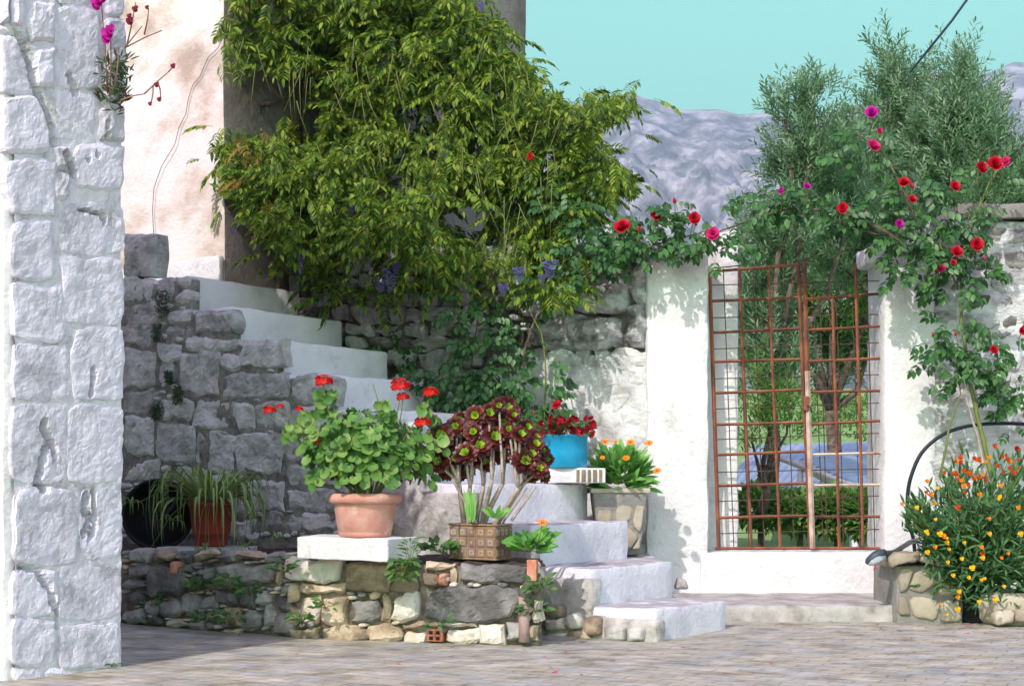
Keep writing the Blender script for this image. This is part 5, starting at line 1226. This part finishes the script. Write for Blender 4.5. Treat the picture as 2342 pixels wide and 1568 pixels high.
# little snake head by the planter
SNG = mat('snake_grey', [(.20, .24, .27), (.40, .44, .46)], 30, .45); SND = mat('snake_dark', [(.03, .045, .06), (.06, .08, .10)], 20, .4); SNR = mat('snake_tongue', [(.35, .02, .03), (.45, .04, .05)], 10, .5)
hc = px(2004, 1276, 7.8); sk = thing('snake_ornament', hc, 'grey snake head with red tongue peering out beside the planter', 'ornament')
m = MB(); pts = [px(2022, 1262, 7.82), px(2014, 1266, 7.8), px(2004, 1272, 7.8), px(1994, 1278, 7.8), px(1985, 1284, 7.8), px(1981, 1288, 7.8)]
m.tube(pts, [.020, .030, .032, .028, .020, .008], 12); part('head', m, SND, sk)
m = MB(); m.tube([px(2022, 1274, 7.79), px(2008, 1280, 7.775), px(1996, 1286, 7.775), px(1987, 1291, 7.78)], [.018, .022, .017, .006], 10); part('jaw', m, SNG, sk)
m = MB(); e_ = px(2006, 1275, 7.77); m.lathe(e_, [(.001, -.008), (.008, 0), (.001, .008)], 10); part('eye', m, BLACK, sk)
m = MB(); m.tube([px(2003, 1290, 7.765), px(2001, 1297, 7.76), px(1998, 1303, 7.76)], .004, 5); m.tube([px(2001, 1296, 7.76), px(2006, 1299, 7.76)], .003, 5); part('tongue', m, SNR, sk)
m = MB(); m.tube([px(2022, 1266, 7.82), px(2045, 1262, 7.95), px(2080, 1240, 8.3), px(2095, 1235, 8.58)], .015, 8); part('neck', m, SND, sk)
# stone lump by the second step
RPs = Plane((0, 7.95), (1, 0)); t = thing('loose_stone', px(1560, 1345, 7.95), 'brown loose stone beside the second step under the wall', 'stone')
stone(RPs, [RPs.sz(*p) for p in ((1543, 1350), (1576, 1345), (1572, 1325), (1550, 1318))][::-1] and [RPs.sz(*p) for p in ((1543, 1350), (1576, 1345), (1572, 1325), (1550, 1318))], .05, RUBG, t, back=.05, corner=2)

# ------------------------------------------------------------------ cable in the sky
m = MB(); a = px(2082, 165, 13); b = px(2290, -110, 11); m.tube([a, a.lerp(b, .5)-Z*.03, b], .012, 6)
tag(part('overhead_cable', m, mat('cable_grey', [(.12, .16, .28), (.16, .20, .34)], 5, .5), None), 'thin blue grey overhead cable slanting across the sky', 'cable')

# ------------------------------------------------------------------ garden behind the gate
def tree(name, label, base, top, blobs, n, size, matl, trunk_r, seed, group=None, limb=None, tmpl=NARROW):
    random.seed(seed); t = thing(name, base, label, 'tree', group); m = MB()
    cs = [(px(x, y, d), rx/F*d, ry/F*d) for x, y, rx, ry, d in blobs]
    fork = Vector(base)+Vector((0, 0, (top-base[2])*.35)); 
    m.tube([base, Vector(base).lerp(fork, .5)+Vector((.05, 0, 0)), fork], [trunk_r, trunk_r*.8, trunk_r*.7], 8); part('trunk', m, BARK, t)
    for (c, rx, ry) in cs:
        m = MB(); mid = fork.lerp(c, .5)+Vector((ru(-.2, .2), ru(-.2, .2), ru(-.1, .2))); m.tube([fork, mid, c, c+Z*ry*.6], [trunk_r*.5, trunk_r*.35, trunk_r*.2, .01], 6); part('branch', m, BARK, t)
    area = sum(rx*ry for _, rx, ry in cs); Ms = []
    for (c, rx, ry) in cs:
        ns = int(n*rx*ry/area/26)
        for k in range(ns):                              # leafy shoots
            v = Vector((ru(-1, 1), ru(-1, 1), ru(-1, 1)))
            if v.length > 1: continue
            o_ = c+Vector((v.x*rx, v.y*rx, v.z*ry)); 
            if nz(o_, 1.7, seed) < -.22: continue
            d = Vector((v.x*.5+ru(-.4, .4), ru(-.4, .4), .9+ru(-.7, .3))).normalized(); L = ru(.2, .5)*size/.09
            for j in range(26):
                t_ = j/25; p = o_+d*L*t_; a = j*2.4; s_ = d.orthogonal().normalized(); s2_ = d.cross(s_)
                Ms.append(frame(p, (s_*math.cos(a)+s2_*math.sin(a))*.8+d*.7, d, size*ru(.7, 1.2)))
    join('crown', tmpl, Ms, matl, t); return t
SM = MB(); SM.add([(0, 0, 0), (-.11, .4, .02), (-.07, .8, 0), (0, 1, -.05), (.07, .8, 0), (.11, .4, .02)], [(0, 1, 2, 3), (0, 3, 4, 5)])
tree('olive_tree', 'silvery olive tree left of centre above the rusty gate', px(1760, 1140, 13), 3.5, [(1870, 340, 80, 90, 13), (1830, 400, 70, 70, 13.4), (1860, 240, 42, 50, 13), (1800, 540, 90, 70, 13), (1730, 700, 60, 150, 13.2), (1760, 860, 80, 90, 13), (1795, 270, 30, 30, 13), (1900, 480, 80, 80, 13.5), (1960, 380, 55, 60, 14), (1950, 480, 70, 60, 13.8)], 60000, .075, L_OLI, .07, 91, 'olive trees behind the gate', tmpl=SM)
tree('olive_tree', 'tallest olive tree with pointed top right of the gate', px(2010, 1100, 15), 5, [(2050, 260, 60, 95, 15), (2040, 160, 26, 50, 15), (2060, 380, 120, 110, 15), (1960, 420, 80, 90, 15.3), (2000, 560, 120, 90, 15), (1920, 600, 80, 80, 15)], 58000, .085, L_OLI, .08, 92, 'olive trees behind the gate', tmpl=SM)
tree('olive_tree', 'broad olive tree against the mountain behind the red roses', px(2230, 1100, 14.5), 5, [(2190, 260, 50, 80, 14.5), (2200, 350, 110, 110, 14.5), (2262, 400, 75, 100, 14.5), (2200, 470, 140, 80, 14.5), (2250, 280, 26, 65, 14.8), (2335, 480, 90, 75, 14.8), (2195, 170, 14, 36, 14.5)], 58000, .085, L_OLI, .08, 93, 'olive trees behind the gate', tmpl=SM)
tree('garden_tree', 'leafy green tree seen through the upper gate bars', px(1900, 1130, 17), 3.5, [(1800, 620, 110, 90, 17), (1900, 700, 120, 100, 17), (1980, 600, 90, 120, 17), (1750, 760, 90, 100, 17), (1860, 830, 120, 70, 17.5), (1980, 820, 80, 90, 17.2)], 34000, .13, L_HED, .11, 94, tmpl=NARROW)
tree('garden_tree', 'small grey branched tree seen through the middle of the gate', px(1740, 1175, 12.2), 1.5, [(1740, 930, 70, 60, 12.2), (1800, 990, 50, 40, 12.2), (1720, 1010, 50, 35, 12)], 3500, .08, L_HED, .05, 95)
# bushes low behind the gate
def bush(label, x, y, d, rx, ry, n, seed, matl=L_HED):
    random.seed(seed); c = px(x, y, d); t = thing('bush', (c.x, c.y, terr(c.x, c.y)), label, 'bush', 'garden bushes behind the gate'); Ms = []
    RX_ = rx/F*d; RY_ = ry/F*d
    for k in range(n):
        v = Vector((ru(-1, 1), ru(-1, 1), ru(-1, 1))); 
        if v.length > 1 or v.length < .3: continue
        p = c+Vector((v.x*RX_, v.y*RX_*.8, v.z*RY_*(1+.3*nz(v, 2, seed)))); Ms.append(frame(p, v+Vector((ru(-.6, .6), ru(-.6, .6), ru(-.2, .8))), (0, -.3, 1), ru(.06, .10)))
    join('foliage', LEAF, Ms, matl, t)
    m = MB(); m.tube([(c.x, c.y, terr(c.x, c.y)), c], .03, 6); part('stem', m, BARK, t)
bush('green bush low behind the left gate leaf', 1740, 1160, 12.9, 80, 45, 2200, 101)
bush('dark green bush low behind the latch of the gate', 1830, 1172, 12.6, 75, 42, 2200, 102)
bush('green bush low behind the right gate leaf', 1915, 1172, 12.5, 75, 52, 2600, 103)
bush('leafy bush beside the right pier behind the gate', 1995, 1178, 12.3, 60, 58, 2200, 104)
bush('pale green bush on the slope above the blue roof', 1850, 930, 24, 120, 40, 2600, 105)
bush('mid green bush beyond the blue roof at right', 1990, 950, 24, 90, 50, 2400, 106)
# blue corrugated roofs
BL = mat('blue_sheet', [(.22, .29, .44), (.33, .41, .56)], 3, .4, spec=.5)
def shed(label, pts, n, d, group=None):
    """corrugated sheet roof between four picture points (front left, front right, back right, back left) at their depths"""
    P = [px(*p) for p in pts]; t = thing('shed', (P[0].x, P[0].y, terr(P[0].x, P[0].y)), label, 'shed', group)
    m = MB(); vs = []; k_ = n*4
    for i in range(k_+1):
        u = i/k_; a = P[0].lerp(P[1], u); b = P[3].lerp(P[2], u); z = .03*abs(math.sin(u*math.pi*n))
        vs += [a+Z*z, b+Z*z]
    m.add(vs, [(2*i, 2*i+2, 2*i+3, 2*i+1) for i in range(k_)]); part('roof', m, BL, t, smooth=False)
    for p in P:
        m = MB(); m.tube([(p.x, p.y, terr(p.x, p.y)-.1), p-Z*.02], .035, 6); part('post', m, WHITE, t)
    m = MB(); m.box((P[0]+P[1])/2-Z*.05, ((P[1]-P[0]).normalized(), Vector((0, 1, 0)), Z), ((P[1]-P[0]).length/2, .03, .05)); part('beam', m, WHITE, t)
    return t
shed('blue corrugated sheet roof seen through the gate bars', [(1660, 1112, 16), (1950, 1118, 15), (2060, 1010, 20), (1720, 1020, 21)], 16, 18)
shed('smaller blue sheet roof in front, right side of the gate', [(1830, 1052, 14.6), (1955, 1112, 14), (2070, 1108, 15.5), (2060, 1030, 17.5)], 10, 15)
m = MB(); a = px(1785, 1048, 14.3); b = px(1955, 1112, 13.9); m.tube([a, b], .03, 6); tag(part('white_rail', m, WHITE, None), 'slanting white rail along the blue roof behind the gate', 'rail')
m = MB(); a = px(1690, 1140, 13); b = px(1850, 1112, 13.5); m.rbox((a+b)/2, ((b-a).normalized(), Y3, Z), ((b-a).length/2, .12, .05), .02, .02, 4, .1); tag(part('garden_kerb', m, OLDW, None), 'pale stone kerb crossing behind the left gate leaf', 'kerb')

# fallen leaves and petals
random.seed(97); Ms = []; Mp = []
for k in range(260):
    x = ru(-1.6, 3.2); y = ru(5.5, 7.9)
    if (x-.4)**2 < 1.6 and y > 6.7: continue
    if rnd() > .25+.7*max(0, (y-6.3)/1.6): continue
    (Mp if rnd() < .3 else Ms).append(frame(Vector((x, y, .008)), (ru(-1, 1), ru(-1, 1), 0), (ru(-.4, .4), ru(-.4, .4), 1), ru(.015, .035)))
o = join('fallen_leaves', LEAF, Ms, leafm('dry_leaf', [(.16, .10, .05), (.30, .22, .12)], .1), None); o['label'] = 'dry fallen leaves scattered on the paving'
o = join('fallen_petals', LEAF, Mp, P_PINK, None); o['label'] = 'few fallen pink petals on the paving'
